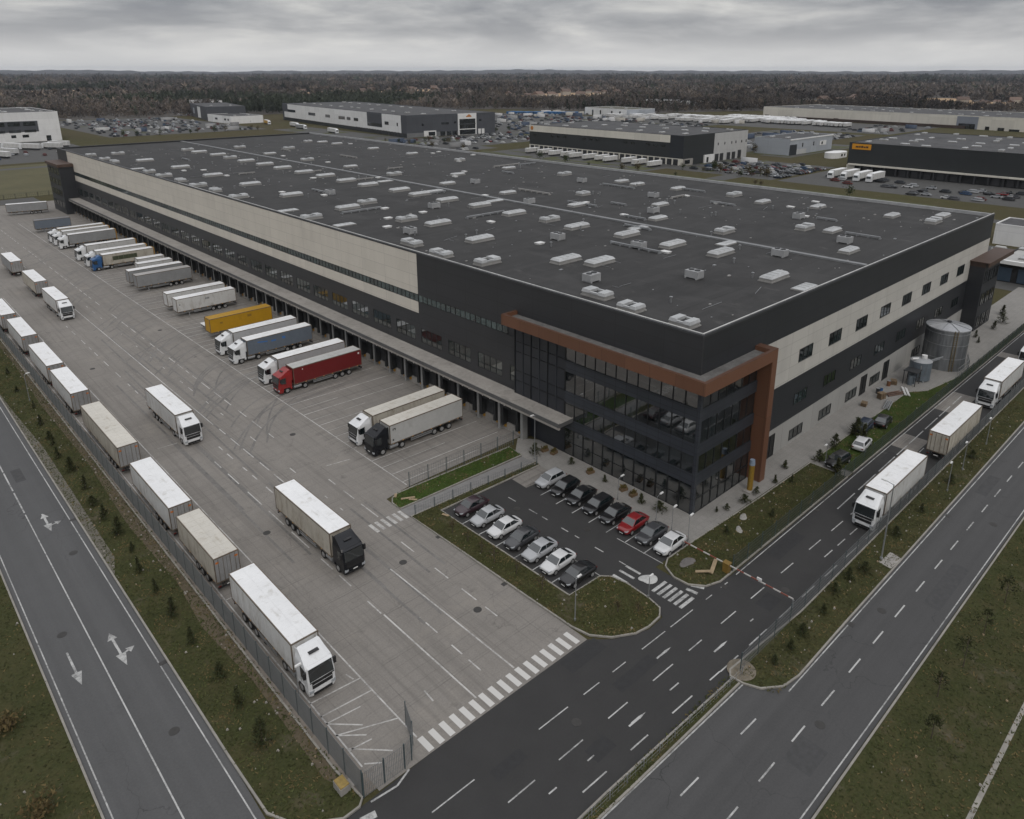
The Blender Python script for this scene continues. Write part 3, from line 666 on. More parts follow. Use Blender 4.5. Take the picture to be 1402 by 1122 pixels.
# windows of the long side: ribbons high up, showroom windows above the canopy
def wall_window(W_, H_, n, axis, glass=GLASS, fr=.09, dep=.1, nz=1):
    m = MB()
    def bx(u0, z0, u1, z1, d0, d1, mi):
        if axis == 1: m.box(d0, u0, z0, d1, u1, z1, mi)
        else: m.box(u0, d0, z0, u1, d1, z1, mi)
    bx(0, 0, W_, H_, dep*.5, dep, 0)
    bx(0, 0, W_, fr, 0, dep*.5, 1); bx(0, H_-fr, W_, H_, 0, dep*.5, 1)
    for k in range(n+1):
        u = (W_-fr)*k/n; bx(u, fr, u+fr, H_-fr, 0, dep*.5, 1)
    for k in range(1, nz):
        z = H_*k/nz; bx(fr, z-fr/2, W_-fr, z+fr/2, .004, dep*.5, 1)
    return m.mesh('window', [glass, FRAME])
def place_w(name, me, x, y, z, parent=wh, rz_=0):
    o = link(name, me, parent); o.matrix_parent_inverse = PI0; o.location = (x, y, z); o.rotation_euler=(0,0,rz_); return o
rib = wall_window(7.25, 1.3, 6, 1, glass_mat('ribbon_glass', (.05,.075,.075), .06, 2.0, .5))
for k in range(30): place_w('ribbon_window', rib, X0+.01, 95.3+7.25*k, 13.85)
for k in range(3): place_w('ribbon_window', rib, X0+.03, 95.3-7.25*(k+1), 13.85)
low = wall_window(5.6, 2.5, 4, 1)
for k in range(-4, 29):
    y = 96.5+7.25*k
    if y+5.6 < Y1: place_w('window', low, X0+.02, y, 6.9)
    wpart(MB().box(X0+.005, y+5.6, 6.9, X0+.12, min(y+7.25, Y1), 9.4), 'wall_pier', DARK_L)
# end wall windows and doors
up_w = wall_window(3.9, 1.9, 3, 0); mid_w = wall_window(3.8, 1.8, 3, 0); gr_w = wall_window(3.9, 1.6, 3, 0); door_me = wall_window(2.3, 3.3, 2, 0, glass=FRAME)
for k in range(8):
    x = 90.8+9.02*k
    place_w('window', up_w, x, Y0-.06, 12.3); place_w('window', mid_w, x, Y0-.05, 5.9)
    if k != 4: place_w('window', gr_w, x-.3, Y0-.1, .6)
for x in (84.0, 113.8, 122.8, 141.5, 151): place_w('door', door_me, x, Y0-.1, .05)
# canopy, dock wall and docks
wpart(MB().box(63.55, 60.1, 5.15, X0, 312.5, 5.65).box(63.45, 60.0, 4.85, 63.75, 312.5, 5.2).box(63.75, 60.0, 5.66, X0, 60.2, 5.75), 'canopy', CANOPY)
wpart(MB().box(63.42, 60.0, 5.2, 63.55, 312.6, 5.72).box(63.55,59.97,5.15,X0,60.1,5.72), 'canopy_fascia', M('fascia_grey', (.10,.10,.10), .6, .2, .4, world=True))
wpart(MB().box(65.4, 68.2, 0, X0+.3, 312.5, 5.15), 'dock_wall', DARKM)
wpart(MB().box(65.05, 68.2, 0, 65.4, 312.5, 1.15), 'dock_plinth', CONC)
pm = MB().box(-.22, -.24, 0, .75, .24, 5.12).mesh('dock_pillar', [M('pillar_paint', (.24,.24,.235), .7, .2, .6, world=True)])
sh = MB()   # dock shelter: black fabric hood around a recessed door
sh.box(0,-1.75,1.0,1.0,-1.3,4.7).box(0,1.3,1.0,1.0,1.75,4.7).box(0,-1.3,3.85,1.0,1.3,4.7)
sh_me = sh.mesh('dock_shelter', [M('shelter_fabric', (.016,.017,.018), .7, .25, 1, world=True)])
dr_me = MB().box(0,-1.3,1.2,.1,1.3,3.85).box(-.03,-1.28,2.0,0,1.28,2.03).box(-.03,-1.28,2.85,0,1.28,2.88).mesh('door', [M('dock_door', (.05,.052,.055), .5, .3, .5, rand=.6)])
lp_me = MB().tube((0,0,0),(.14,0,0),.11,n=8).mesh('lamp', [M('lamp_white', (.8,.8,.78), .4, .05, 1)])
bu_me = MB().box(0,-.2,0,.16,.2,.55).mesh('dock_buffer', [M('buffer_yellow', (.35,.19,.02), .7, .35, 2, stain=(.05,.04,.03))])
for k in range(51):
    y = 70.6+4.75*k
    place_w('dock_pillar', pm, 64.7, y-2.37, 0)
    s_ = place_w('dock_shelter', sh_me, 64.3, y, 0)
    for nm, me, dx, dy, dz in (('door', dr_me, .95, 0, 0), ('lamp', lp_me, -.14, -.7, 4.35), ('lamp', lp_me, -.14, .9, 4.35), ('dock_buffer', bu_me, .55, -1.5, .5), ('dock_buffer', bu_me, .55, 1.5, .5)):
        o = link(nm, me, s_); o.location = (dx, dy, dz)
# glazed corner office
wpart(MB().box(66.5, 41.1, 0, X0, 71.6, 16.5).box(X0, 41.1, 0, 79.4, Y0, 16.5), 'office_core', DARKM)
sp_ = MB()
for z0, z1 in ((12.1,13.6),(7.7,9.2),(3.9,5.35)):
    sp_.box(66.12, 40.72, z0, 66.5, 61.6, z1); wpart(MB().box(66.5, 40.72, z0, 78.55, 41.1, z1), 'spandrel', SPAN2)
sp_.box(66.1, 40.7, 0, 66.55, 41.15, 16.5)
wpart(sp_, 'spandrel', SPAN)
for z, h in ((13.6,2.9),(9.2,2.9),(5.35,2.35)):
    a = wall_window(1.7, h, 1, 1, GLASSB, .07); c = wall_window(1.68, h, 1, 0, GLASSB, .07)
    for k in range(12): place_w('window', a, 66.2, 41.15+1.7*k, z)
    for k in range(7): place_w('window', c, 66.6+1.68*k, 40.8, z)
a = wall_window(1.7, 3.9, 1, 1, GLASSB, .1, nz=2); c = wall_window(1.68, 3.9, 1, 0, GLASSB, .1, nz=2)
for k in range(12): place_w('window', a, 66.2, 41.15+1.7*k, 0)
for k in range(7): place_w('window', c, 66.6+1.68*k, 40.8, 0)
cw = MB()   # dark curtain wall with fins beside it
cw.box(66.3, 61.6, 0, 66.5, 71.6, 16.5)
wpart(cw, 'curtain_wall', M('curtain_panels', (.026,.029,.036), .35, .15, .5, world=True))
for k in range(7):
    wpart(MB().box(66.18, 61.6+1.63*k, 5.7, 66.3, 61.68+1.63*k, 16.5), 'fin', M('fin_grey', (.045,.049,.057), .45, .15, .6, world=True) if k % 2 else FRAME)
cwb = MB()
for z in (7.7, 9.2, 12.1, 13.6): cwb.box(66.22, 61.75, z, 66.3, 71.6, z+.1)
wpart(cwb, 'transom', FRAME)
cf = MB()
cf.box(64.1, 39.05, 16.5, 64.55, 71.9, 18.0).box(64.55, 39.05, 16.5, 79.75, 39.5, 18.0).box(64.55, 71.45, 16.5, 66.78, 71.9, 18.0)
cf.box(78.55, 39.5, 16.5, 79.75, 41.48, 18.0).box(78.55, 39.05, 0, 79.75, 41.48, 16.5)
cf.box(64.55, 39.5, 16.5, 66.4, 71.45, 16.62).box(66.4, 39.5, 16.5, 78.55, 41.05, 16.62)
wpart(cf, 'copper_frame', COPPER)
wpart(MB().box(64.55, 39.5, 16.62, 66.78, 71.45, 17.45).box(66.78, 39.5, 16.62, 78.55, 41.48, 17.45), 'ledge_gravel', M('ledge_felt', (.13,.125,.12), .9, .4, .8, world=True, stain=(.05,.05,.045)))
CAPB = M('tower_cap_brown', (.075,.045,.032), .6, .2, .5, world=True)
wpart(MB().box(64.55,39.5,17.45,64.8,71.45,17.62).box(64.8,39.5,17.45,78.55,39.72,17.55),'ledge_flashing',ZINC)
# stair towers at the two far ends
def tower(x0, y0, x1, y1, h, over):
    wpart(MB().box(x0, y0, 0, x1, y1, h-1.0), 'stair_tower', DARK_R)
    wpart(MB().box(x0-over, y0-over, h-1.0, x1+over, y1+over, h), 'tower_cap', CAPB)
tower(62.2, 306.5, 66.8, 324, 18.0, .5)
for z in (2, 6.2, 10.2, 14.0):
    for k in range(4): place_w('window', wall_window(3.2, 2.4, 2, 1, GLASSB), 62.1, 307.5+4.1*k, z)
tower(161.5, 38.8, 171.5, 41.5, 14.2, .0)
wpart(MB().box(160.9, 38.2, 14.2, 177.5, 41.5, 14.35).box(160.9,38.0,13.5,177.5,38.2,14.35), 'tower_cap', CAPB)
for z in (.4, 5.2, 9.8):
    for k in range(3): place_w('window', wall_window(2.4, 2.6, 2, 0, GLASSB), 162.4+3.0*k, 38.7, z)

# ------------------------------------------------------------------ lorries
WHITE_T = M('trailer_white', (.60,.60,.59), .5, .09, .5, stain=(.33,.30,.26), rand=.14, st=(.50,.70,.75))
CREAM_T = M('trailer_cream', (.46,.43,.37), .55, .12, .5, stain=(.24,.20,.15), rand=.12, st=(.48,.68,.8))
GREY_T = M('trailer_grey', (.27,.275,.28), .55, .15, .5, stain=(.15,.145,.14), rand=.15)
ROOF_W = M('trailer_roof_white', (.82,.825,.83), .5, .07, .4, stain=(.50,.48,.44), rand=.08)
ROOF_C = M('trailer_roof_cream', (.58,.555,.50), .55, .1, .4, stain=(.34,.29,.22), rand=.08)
EDGE = M('trailer_edge', (.13,.105,.08), .6, .4, 1.2, stain=(.22,.10,.035))
DOORG = M('rear_door_grey', (.29,.29,.29), .5, .15, .6, stain=(.17,.165,.16), rand=.15)
CHAS = M('chassis_black', (.018,.018,.019), .6, .3, 1)
RIM = M('wheel_rim', (.33,.33,.33), .4, .2, 3, metal=.3)
CABW = M('cab_white', (.70,.71,.72), .3, .06, .6, coat=.4, stain=(.42,.41,.38))
CABK = M('cab_black', (.007,.008,.011), .35, .2, .6, coat=.1, spec=.35)
CABR = M('cab_red', (.26,.015,.015), .3, .1, .6, coat=.4)
CABB = M('cab_blue', (.02,.09,.24), .3, .1, .6, coat=.4)
SCREEN = glass_mat('windscreen', (.010,.015,.017), .04, 2.0, .4)
GRILLE = M('grille_black', (.014,.014,.015), .45, .2, 2)
LAMP_C = M('headlamp', (.34,.36,.38), .15, .1, 3)
ORANGE = M('marker_orange', (.55,.16,.02), .4, .1, 2)
def marks_mat():
    m, nt, b = nt_new('side_marker_tape'); sp = nd(nt, 'ShaderNodeSeparateXYZ'); lk(nt, opos(nt), sp.inputs[0])
    f = math_n(nt, 'LESS_THAN', math_n(nt, 'FRACT', math_n(nt, 'MULTIPLY', sp.outputs[0], .62)), .16)
    lk(nt, mixc(nt, f, (.10,.085,.07), (.55,.30,.10)), b.inputs['Base Color']); MATS['side_marker_tape'] = m; return m
MARKS = marks_mat()
REDL = M('lamp_red', (.14,.012,.009), .35, .1, 2)
RED_T = M('trailer_red', (.15,.010,.011), .5, .08, .4, stain=(.11,.010,.010))
YEL_T = M('trailer_yellow', (.46,.25,.008), .5, .1, .4, stain=(.33,.17,.012))
BLUEG = M('trailer_bluegrey', (.13,.155,.19), .5, .12, .4, stain=(.10,.12,.15))
BLUEP = M('blue_print', (.05,.16,.42), .5, .1, 1)
GREENP = M('print_dark_green', (.06,.07,.04), .5, .3, .8)

wheel_me = MB().tube((0,-.17,0),(0,.17,0),.5,n=20).mesh('wheel', BLACK)
rim_me = MB().tube((0,-.185,0),(0,.185,0),.29,n=14).tube((0,-.2,0),(0,.2,0),.1,n=8).mesh('rim', RIM)
def wheel(parent, x, y, z=.5):
    w = link('wheel', wheel_me, parent); w.location = (x, y, z); link('rim', rim_me, w); return w
Wt = 1.28  # half width of a trailer
def build_trailer(root, xf, L, body, roofm, kind='box', doorm=None, legs=False):
    """xf = x of the front wall (negative of travel), length L backwards"""
    xb = xf-L; zb, zt = 1.18, 4.0
    b = MB().box(xb+.05, -Wt+.02, zb, xf-.05, Wt-.02, zt-.06)
    n = int(L/1.25)
    for k in range(1, n):   # side posts
        x = xb+L*k/n
        b.box(x-.02, -Wt+.008, zb+.12, x+.02, -Wt+.02, zt-.14).box(x-.02, Wt-.02, zb+.12, x+.02, Wt-.008, zt-.14)
    b.build('trailer_body', body, root)
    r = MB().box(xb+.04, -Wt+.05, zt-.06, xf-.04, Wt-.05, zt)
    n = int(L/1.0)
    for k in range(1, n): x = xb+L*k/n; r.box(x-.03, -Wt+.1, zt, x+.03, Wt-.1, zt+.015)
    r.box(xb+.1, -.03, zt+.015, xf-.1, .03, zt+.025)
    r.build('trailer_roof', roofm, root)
    e = MB()
    for y in (-1, 1):
        a = y*Wt; i_ = y*(Wt-.09)
        e.box(xb, min(a,i_), zt-.10, xf, max(a,i_), zt+.02).box(xb, min(a,i_), zb-.06, xf, max(a,i_), zb+.1)
        for x in (xb, xf-.09): e.box(x, min(a,i_), zb+.1, x+.09, max(a,i_), zt-.1)
    for x in (xb, xf-.09): e.box(x, -Wt+.09, zt-.1, x+.09, Wt-.09, zt+.02).box(x, -Wt+.09, zb-.06, x+.09, Wt-.09, zb+.1)
    e.build('corner_frame', EDGE, root)
    d = MB().box(xb-.01, -Wt+.1, zb+.1, xb+.06, -.015, zt-.1).box(xb-.01, .015, zb+.1, xb+.06, Wt-.1, zt-.1)
    for y in (-.85,-.35,.35,.85): d.tube((xb-.04,y,zb+.12),(xb-.04,y,zt-.12),.022,n=6,m=1)
    for y in (-.95, .95): d.box(xb-.025, y-.16, zt-.62, xb-.01, y+.16, zt-.42, 2)
    d.build('rear_doors', [doorm or DOORG, EDGE, ORANGE], root)
    c = MB()
    for y in (-.45,.45): c.box(xb+.1, y-.06, .82, xf-.4, y+.06, zb-.06)
    for k in range(8): x = xb+.5+(L-1.2)*k/7; c.box(x-.05,-Wt+.1,zb-.18,x+.05,Wt-.1,zb-.06)
    c.box(xb, -1.15, .48, xb+.12, 1.15, .62).box(xb+.02,-.7,.62,xb+.1,-.6,1.0).box(xb+.02,.6,.62,xb+.1,.7,1.0)
    c.box(xf-6.3,-1.15,.5,xf-5.0,-.75,1.0).box(xf-6.3,.75,.5,xf-5.0,1.15,1.0)
    for x in (-2.6,-3.9,-5.2): c.tube((xb-x,-1.0,.5),(xb-x,1.0,.5),.07,n=6)
    c.build('chassis', CHAS, root)
    MB().box(xb-.03,-.27,.66,xb-.015,.27,.78).build('number_plate', WHITEM, root)
    for y in (-1, 1):
        sg = MB().box(xf-L*.58, y*1.2-.02, .55, xf-3.4, y*1.2+.02, .72).box(xf-L*.58, y*1.2-.02, .82, xf-3.4, y*1.2+.02, .98)
        sg.build('side_guard', GALV, root)
        l = MB().box(xb-.03, y*1.0-.15, .68, xb+.02, y*1.0+.15, .78); l.build('tail_light', REDL, root)
        mk_ = MB().box(xb+.5, y*(Wt+.003)-.004, zb-.03, xf-.5, y*(Wt+.003)+.004, zb+.07)
        mk_.build('marker_strip', MARKS, root)
        for x in (2.6, 3.9, 5.2): wheel(root, xb+x, y*1.07)
        if legs:
            g = MB().box(xf-2.6, y*.8-.06, .1, xf-2.48, y*.8+.06, 1.1).box(xf-2.7, y*.8-.15, 0, xf-2.38, y*.8+.15, .1); g.build('landing_leg', STEEL, root)
def build_cab(root, cabm):
    def ring(z, xf, xb, w, r=.12):
        return [(xf-r,-w,z),(xf,-w+r*1.6,z),(xf+.02,0,z),(xf,w-r*1.6,z),(xf-r,w,z),(xb+.04,w,z),(xb,w-.08,z),(xb,-w+.08,z),(xb+.04,-w,z)]
    R_ = [ring(.95,-.02,-2.28,1.23), ring(1.75,-.02,-2.28,1.245), ring(2.9,-.26,-2.28,1.23,.15), ring(3.12,-.42,-2.28,1.2,.18), ring(3.5,-1.1,-2.26,1.08,.2), ring(3.84,-1.75,-2.22,1.02,.2), ring(3.9,-1.95,-2.2,.95,.2)]
    cab = MB().loft(R_); cab.build('cab', cabm, root, smooth=False, recalc=True)
    bm_ = MB().loft([ring(.3,-.06,-.75,1.2,.14), ring(.62,0,-.8,1.24,.14), ring(.95,-.01,-.8,1.24,.14)])
    bm_.box(-.75,-1.24,.62,-.8,1.24,.95)
    for y in (-1,1): bm_.box(-2.25, y*1.06, .62, -1.98, y*1.24, .95).box(-1.98,y*1.06,1.0,-.8,y*1.25,1.12)
    bm_.build('bumper', cabm if cabm is not CABW else CABW, root, recalc=True)
    ws = MB().hexa([(-.035,-1.1,1.78),(-.03,1.1,1.78),(-.10,1.1,1.8),(-.10,-1.1,1.8),(-.235,-1.06,2.86),(-.235,1.06,2.86),(-.33,1.06,2.86),(-.33,-1.06,2.86)])
    o = ws.build('windscreen', SCREEN, root, recalc=True); o.location = (.035, 0, 0)
    MB().hexa([(-.20,-1.12,2.9),(-.20,1.12,2.9),(-.36,1.1,2.98),(-.36,-1.1,2.98),(-.14,-1.12,2.98),(-.14,1.12,2.98),(-.42,1.1,3.1),(-.42,-1.1,3.1)]).build('sun_visor', GRILLE if cabm is not CABW else CABW, root, recalc=True)
    MB().box(-1.35,-.45,3.58,-1.0,.45,3.64).build('roof_hatch', GRILLE, root)
    g = MB().box(-.02,-.92,1.02,.035,.92,1.62)
    g.box(.035,-.88,1.40,.05,.88,1.43,1)
    g.box(-.02,-.85,.36,.03,.85,.60).box(-.02,-1.1,1.64,.03,1.1,1.72)
    g.build('grille', [GRILLE, cabm if cabm is not CABK else STEEL], root)
    MB().box(.03,-.26,.66,.04,.26,.78).build('number_plate', WHITEM, root)
    for y in (-1,1):
        MB().hexa([(-.1,y*.98-.2,.62),(.02,y*.98-.2,.62),(.0,y*.98+.2,.62),(-.2,y*.98+.2,.62),(-.1,y*.98-.2,.88),(.02,y*.98-.2,.88),(.0,y*.98+.2,.88),(-.2,y*.98+.2,.88)]).build('headlight', LAMP_C, root, recalc=True)
        w = y*1.252
        MB().hexa([(-.42,w-.012,1.85),(-1.25,w-.012,1.75),(-1.25,w+.012,1.75),(-.42,w+.012,1.85),(-.52,w-.016,2.72),(-1.25,w-.016,2.78),(-1.25,w+.010,2.78),(-.52,w+.010,2.72)]).build('side_window', SCREEN, root, recalc=True)
        mr = MB().box(-.38,y*1.26,2.15,-.22,y*1.5,2.75).box(-.36,y*1.22,2.68,-.3,y*1.5,2.76).box(-.36,y*1.22,2.12,-.3,y*1.5,2.18); mr.build('mirror', GRILLE, root)
        d = MB().box(-1.32,y*1.245-.008,1.15,-1.30,y*1.245+.008,2.85).box(-1.15,y*1.25-.01,1.62,-.98,y*1.25+.014,1.68); d.build('door_handle', GRILLE, root)
        MB().box(-2.55,y*1.0-.02,2.0,-2.26,y*1.0+.02,3.75).build('side_deflector', cabm, root)
        wheel(root, -1.4, y*1.05); wheel(root, -4.55, y*1.02)
        MB().tube((-3.9,y*.95,.72),(-2.6,y*.95,.72),.3,n=12).build('fuel_tank', GALV, root)
    c = MB().box(-5.2,-.45,.7,-.8,-.33,.95).box(-5.2,.33,.7,-.8,.45,.95).box(-5,-.6,.95,-3.8,.6,1.1).box(-3.2,-1.0,.95,-2.35,1.0,1.1)
    c.tube((-4.55,-1,.5),(-4.55,1,.5),.09,n=6).tube((-1.4,-1,.5),(-1.4,1,.5),.09,n=6)
    c.build('tractor_frame', CHAS, root)

def make_lorry(L=12.7, gap=2.62, cabm=CABW, body=WHITE_T, roofm=ROOF_W):
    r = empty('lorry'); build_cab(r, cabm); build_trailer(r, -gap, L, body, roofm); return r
def make_trailer(L, body=WHITE_T, roofm=ROOF_W):
    r = empty('trailer'); build_trailer(r, 0, L, body, roofm, legs=True); return r
LPROTO = make_lorry(); TPROTO = {}
used = {}
def place(o, x, y, h, label, group, cat):
    o.location = (x, y, 0); o.rotation_euler = (0, 0, h); tag(o, label, cat, group); return o
def lorry(x, y, h, label, cab=None, body=None, roofm=None, group='lorries', L=None):
    if 'lorry' not in used: o = LPROTO; used['lorry'] = 1
    else: o = copy_tree(LPROTO)
    mp = {}
    if cab: mp['cab_white'] = cab
    if body: mp['trailer_white'] = body
    if roofm: mp['trailer_roof_white'] = roofm
    if mp: recolor(o, mp)
    return place(o, x, y, h, label, group, 'lorry')
def trailer(x, y, h, L, label, body=None, roofm=None, group='parked trailers', door=None):
    if L not in TPROTO: TPROTO[L] = make_trailer(L); o = TPROTO[L]
    else: o = copy_tree(TPROTO[L])
    mp = {}
    if body: mp['trailer_white'] = body
    if roofm: mp['trailer_roof_white'] = roofm
    if door: mp['rear_door_grey'] = door
    if mp: recolor(o, mp)
    return place(o, x, y, h, label, group, 'trailer')
SOUTH, WEST, NORTH, EAST = -PI/2, PI, PI/2, 0
# on the move in the yard
lorry(31.9, 58.9, SOUTH, 'black cab lorry with stained beige trailer driving past the small zebra crossing', CABK, CREAM_T, None, 'lorries driving through the yard')
lorry(30.2, 98.6, SOUTH, 'white cab lorry with white trailer driving alone down the middle of the yard', group='lorries driving through the yard')
lorry(31.5, 171.7, SOUTH, 'white lorry leading two trailers at the far end of the yard', group='lorries driving through the yard')
lorry(21.7, 47.2, SOUTH, 'white cab lorry heading the row along the grey fence, nearest the main zebra crossing', group='lorries queueing along the fence')
# trailers along the fence, rear doors to the camera
FG = 'trailers parked nose to tail along the grey fence'
trailer(21.45, 65.6+10.2, NORTH, 10.2, 'short cream trailer directly behind the white tractor lorry in the fence row', CREAM_T, ROOF_C, FG)
trailer(21.4, 77.9+13.6, NORTH, 13.6, 'bright white trailer second behind the tractor lorry in the fence row', None, None, FG)
trailer(21.45, 96.6+17.2, NORTH, 17.2, 'extra long cream trailer with rusty rear lights in the fence row', CREAM_T, ROOF_C, FG)
trailer(21.45, 119.3+12.7, NORTH, 12.7, 'white trailer with grey doors just beyond the extra long cream trailer', None, None, FG)
trailer(21.45, 134.2+13.6, NORTH, 13.6, 'white trailer fifth behind the tractor lorry in the fence row', None, None, FG)
trailer(21.5, 153.3+13.6, NORTH, 13.6, 'white trailer near the far end of the fence row, fully in view', None, None, FG)
trailer(21.2, 170.4+13.6, NORTH, 13.6, 'last white trailer of the fence row, cut by the picture edge', None, None, FG)
trailer(31.5, 191.9+15.4, NORTH, 13.6, 'cream trailer close behind the far white lorry in the yard', CREAM_T, None, 'trailers standing in the far yard')
trailer(31.3, 219.4+12.7, NORTH, 12.7, 'small grey trailer standing by itself at the far end of the yard', GREY_T, None, 'trailers standing in the far yard')
# on the loading docks, rear against the building
REARY = []
DG = 'lorries and trailers backed onto the loading docks'
def dock(y, label, cab=None, body=None, roofm=None, x=46.3): return lorry(x, y, WEST, label, cab, body, roofm, DG)
def dockt(y, label, L=12.7, body=None, roofm=None, x=48.7): return trailer(x, y, WEST, L, label, body, roofm, DG)
blk_ = dock(79.1, 'black cab lorry with grey white trailer on the dock nearest the glass office', CABK, M('trailer_palegrey', (.44,.44,.43), .55, .1, .4, stain=(.3,.29,.27)), ROOF_C)
dock(83.3, 'lorry with cream trailer docked close beside the black cab lorry', None, CREAM_T, ROOF_C)
red_ = dock(106.9, 'red lorry with red trailer and pale roof at the docks', CABR, RED_T, M('trailer_roof_palegrey', (.46,.46,.45), .5, .1, .4, stain=(.33,.32,.30)))
dock(112.3, 'white lorry with pale trailer docked beside the red lorry', None, M('trailer_silver', (.42,.42,.43), .5, .1, .4, stain=(.3,.3,.3)), None)
g_ = dock(124.4, 'white cab lorry with blue grey trailer and blue print on its side', None, BLUEG, None)
p_ = MB()
for x0, z0, l, h_, sl in ((-4.6,2.9,1.9,.22,.25),(-7.2,2.75,.9,.3,.0),(-9.3,2.75,.6,.45,.1)):
    p_.hexa([(x0-l,1.262,z0),(x0,1.262,z0+sl),(x0,1.272,z0+sl),(x0-l,1.272,z0),(x0-l,1.262,z0+h_),(x0,1.262,z0+h_+sl),(x0,1.272,z0+h_+sl),(x0-l,1.272,z0+h_)])
p_.build('side_print', BLUEP, g_)
dock(130.3, 'white lorry between the blue grey trailer and the yellow trailer', None, M('trailer_dullwhite', (.47,.47,.48), .5, .1, .4, stain=(.36,.35,.33)), None)
yel_ = dockt(140.8, 'yellow trailer without cab at the docks', 12.7, YEL_T, M('trailer_roof_yellow', (.42,.23,.01), .5, .1, .4, stain=(.3,.17,.02)))
wp_ = dockt(158.6, 'near one of two white trailers without cabs beyond the yellow trailer', 12.7)
dockt(164.2, 'far one of two white trailers without cabs beyond the yellow trailer', 12.7)
dockt(184.6, 'near one of the grey trailer pair at the middle docks', 12.7, GREY_T, M('trailer_roof_grey', (.40,.39,.38), .55, .1, .4, stain=(.28,.27,.26)))
dockt(190.2, 'far one of the grey trailer pair at the middle docks', 12.7, GREY_T)
dockt(196, 'short white trailer directly beyond the grey pair at the docks', 8.4, None, None, 52.6)
dockt(201.4, 'small white trailer beyond the other short trailer at the docks', 6.6, None, None, 54.2)
b_ = dock(212.5, 'blue cab lorry with beige trailer and dark green side print', CABB, CREAM_T, None); REARY.append(b_)
MB().box(-11,1.262,2.2,-5,1.272,3.3).build('side_print', GREENP, b_)
REARY.append(dock(218.3, 'white lorry directly beyond the blue cab lorry at the docks', None, None, None))
REARY.append(dock(227.6, 'white lorry second beyond the blue cab lorry at the docks'))
REARY.append(dock(246.6, 'white cab lorry with grey trailer, nearest of the far docked group', None, GREY_T, None))
REARY.append(dock(253.0, 'white lorry in the middle of the far docked group'))
REARY.append(dock(258.4, 'white lorry last of the far docked group', None, CREAM_T))
trailer(46.6, 278.4, PI, 10.2, 'dark grey trailer parked askew before the far corner tower', BLUEG, M('trailer_roof_dark', (.2,.2,.21), .5, .1, .4), 'trailers by the far corner tower').rotation_euler = (0,0,PI-.1)
trailer(46.0, 319.5, PI, 12.7, 'grey trailer parked across the end of the yard beyond the tower', GREY_T, None, 'trailers by the far corner tower').rotation_euler = (0,0,PI-.2)
for o_ in REARY: MB().box(-15.5,-1.3,1.1,-15.33,-1.1,4.0).box(-15.5,1.1,1.1,-15.33,1.3,4.0).box(-15.5,-1.1,3.7,-15.33,1.1,4.05).box(-15.6,-1.3,.4,-15.33,1.3,.95).build('rear_frame', M('rear_yellow',(.45,.24,.02),.5,.2,1,stain=(.25,.14,.03)), o_)
def side_mark(o, pts, mat):
    m = MB()
    for x0, z0, w_, h_ in pts: m.box(x0-w_, 1.262, z0, x0, 1.27, z0+h_)
    m.build('side_mark', mat, o)
side_mark(blk_, ((-3.1,3.3,.5,.12),(-3.1,3.1,.12,.3),(-3.45,3.1,.12,.2),(-3.0,1.6,.25,.25)), DARKM)
side_mark(wp_, ((-6.0,2.9,.9,.4),(-.5,2.6,.25,.3)), GREY_T); side_mark(red_, ((-4.2,3.4,.16,.16),(-14.6,3.3,.3,.3)), WHITEM); side_mark(yel_, ((-7.5,2.9,.9,.5),(-2.0,2.7,.6,.35)), M('faded_print',(.25,.14,.02),.6,.3,1))
# low flat trailer beside the yellow one
ft = empty('flatbed_trailer', (49.6, 146.2, 0), PI, 'low empty flatbed trailer with pale deck behind the yellow trailer', 'trailer', DG)
MB().box(-11.5,-1.2,1.05,0,1.2,1.2).build('deck', WHITEM, ft); MB().box(-11.5,-.5,.75,0,-.38,1.05).box(-11.5,.38,.75,0,.5,1.05).build('chassis', CHAS, ft)
for x in (-8,-9.3): 
    for y in (-1,1): wheel(ft, x, y*1.0)
# access road on the right
RG = 'lorries on the access road beside the warehouse'
lorry(78.0, 25.9, WEST, 'white cab lorry with pale trailer nearest the barrier on the access road', None, WHITE_T, None, RG)
trailer(100.3+14.2, 25.75, EAST, 13.6, 'cream trailer with grimy rear doors between two lorries on the access road', CREAM_T, None, RG, door=CREAM_T)
lorry(123.6, 26.3, WEST, 'white cab lorry third in line on the access road', None, WHITE_T, None, RG)
lorry(146.5, 26.3, WEST, 'last lorry in line on the access road', None, CREAM_T, None, RG)

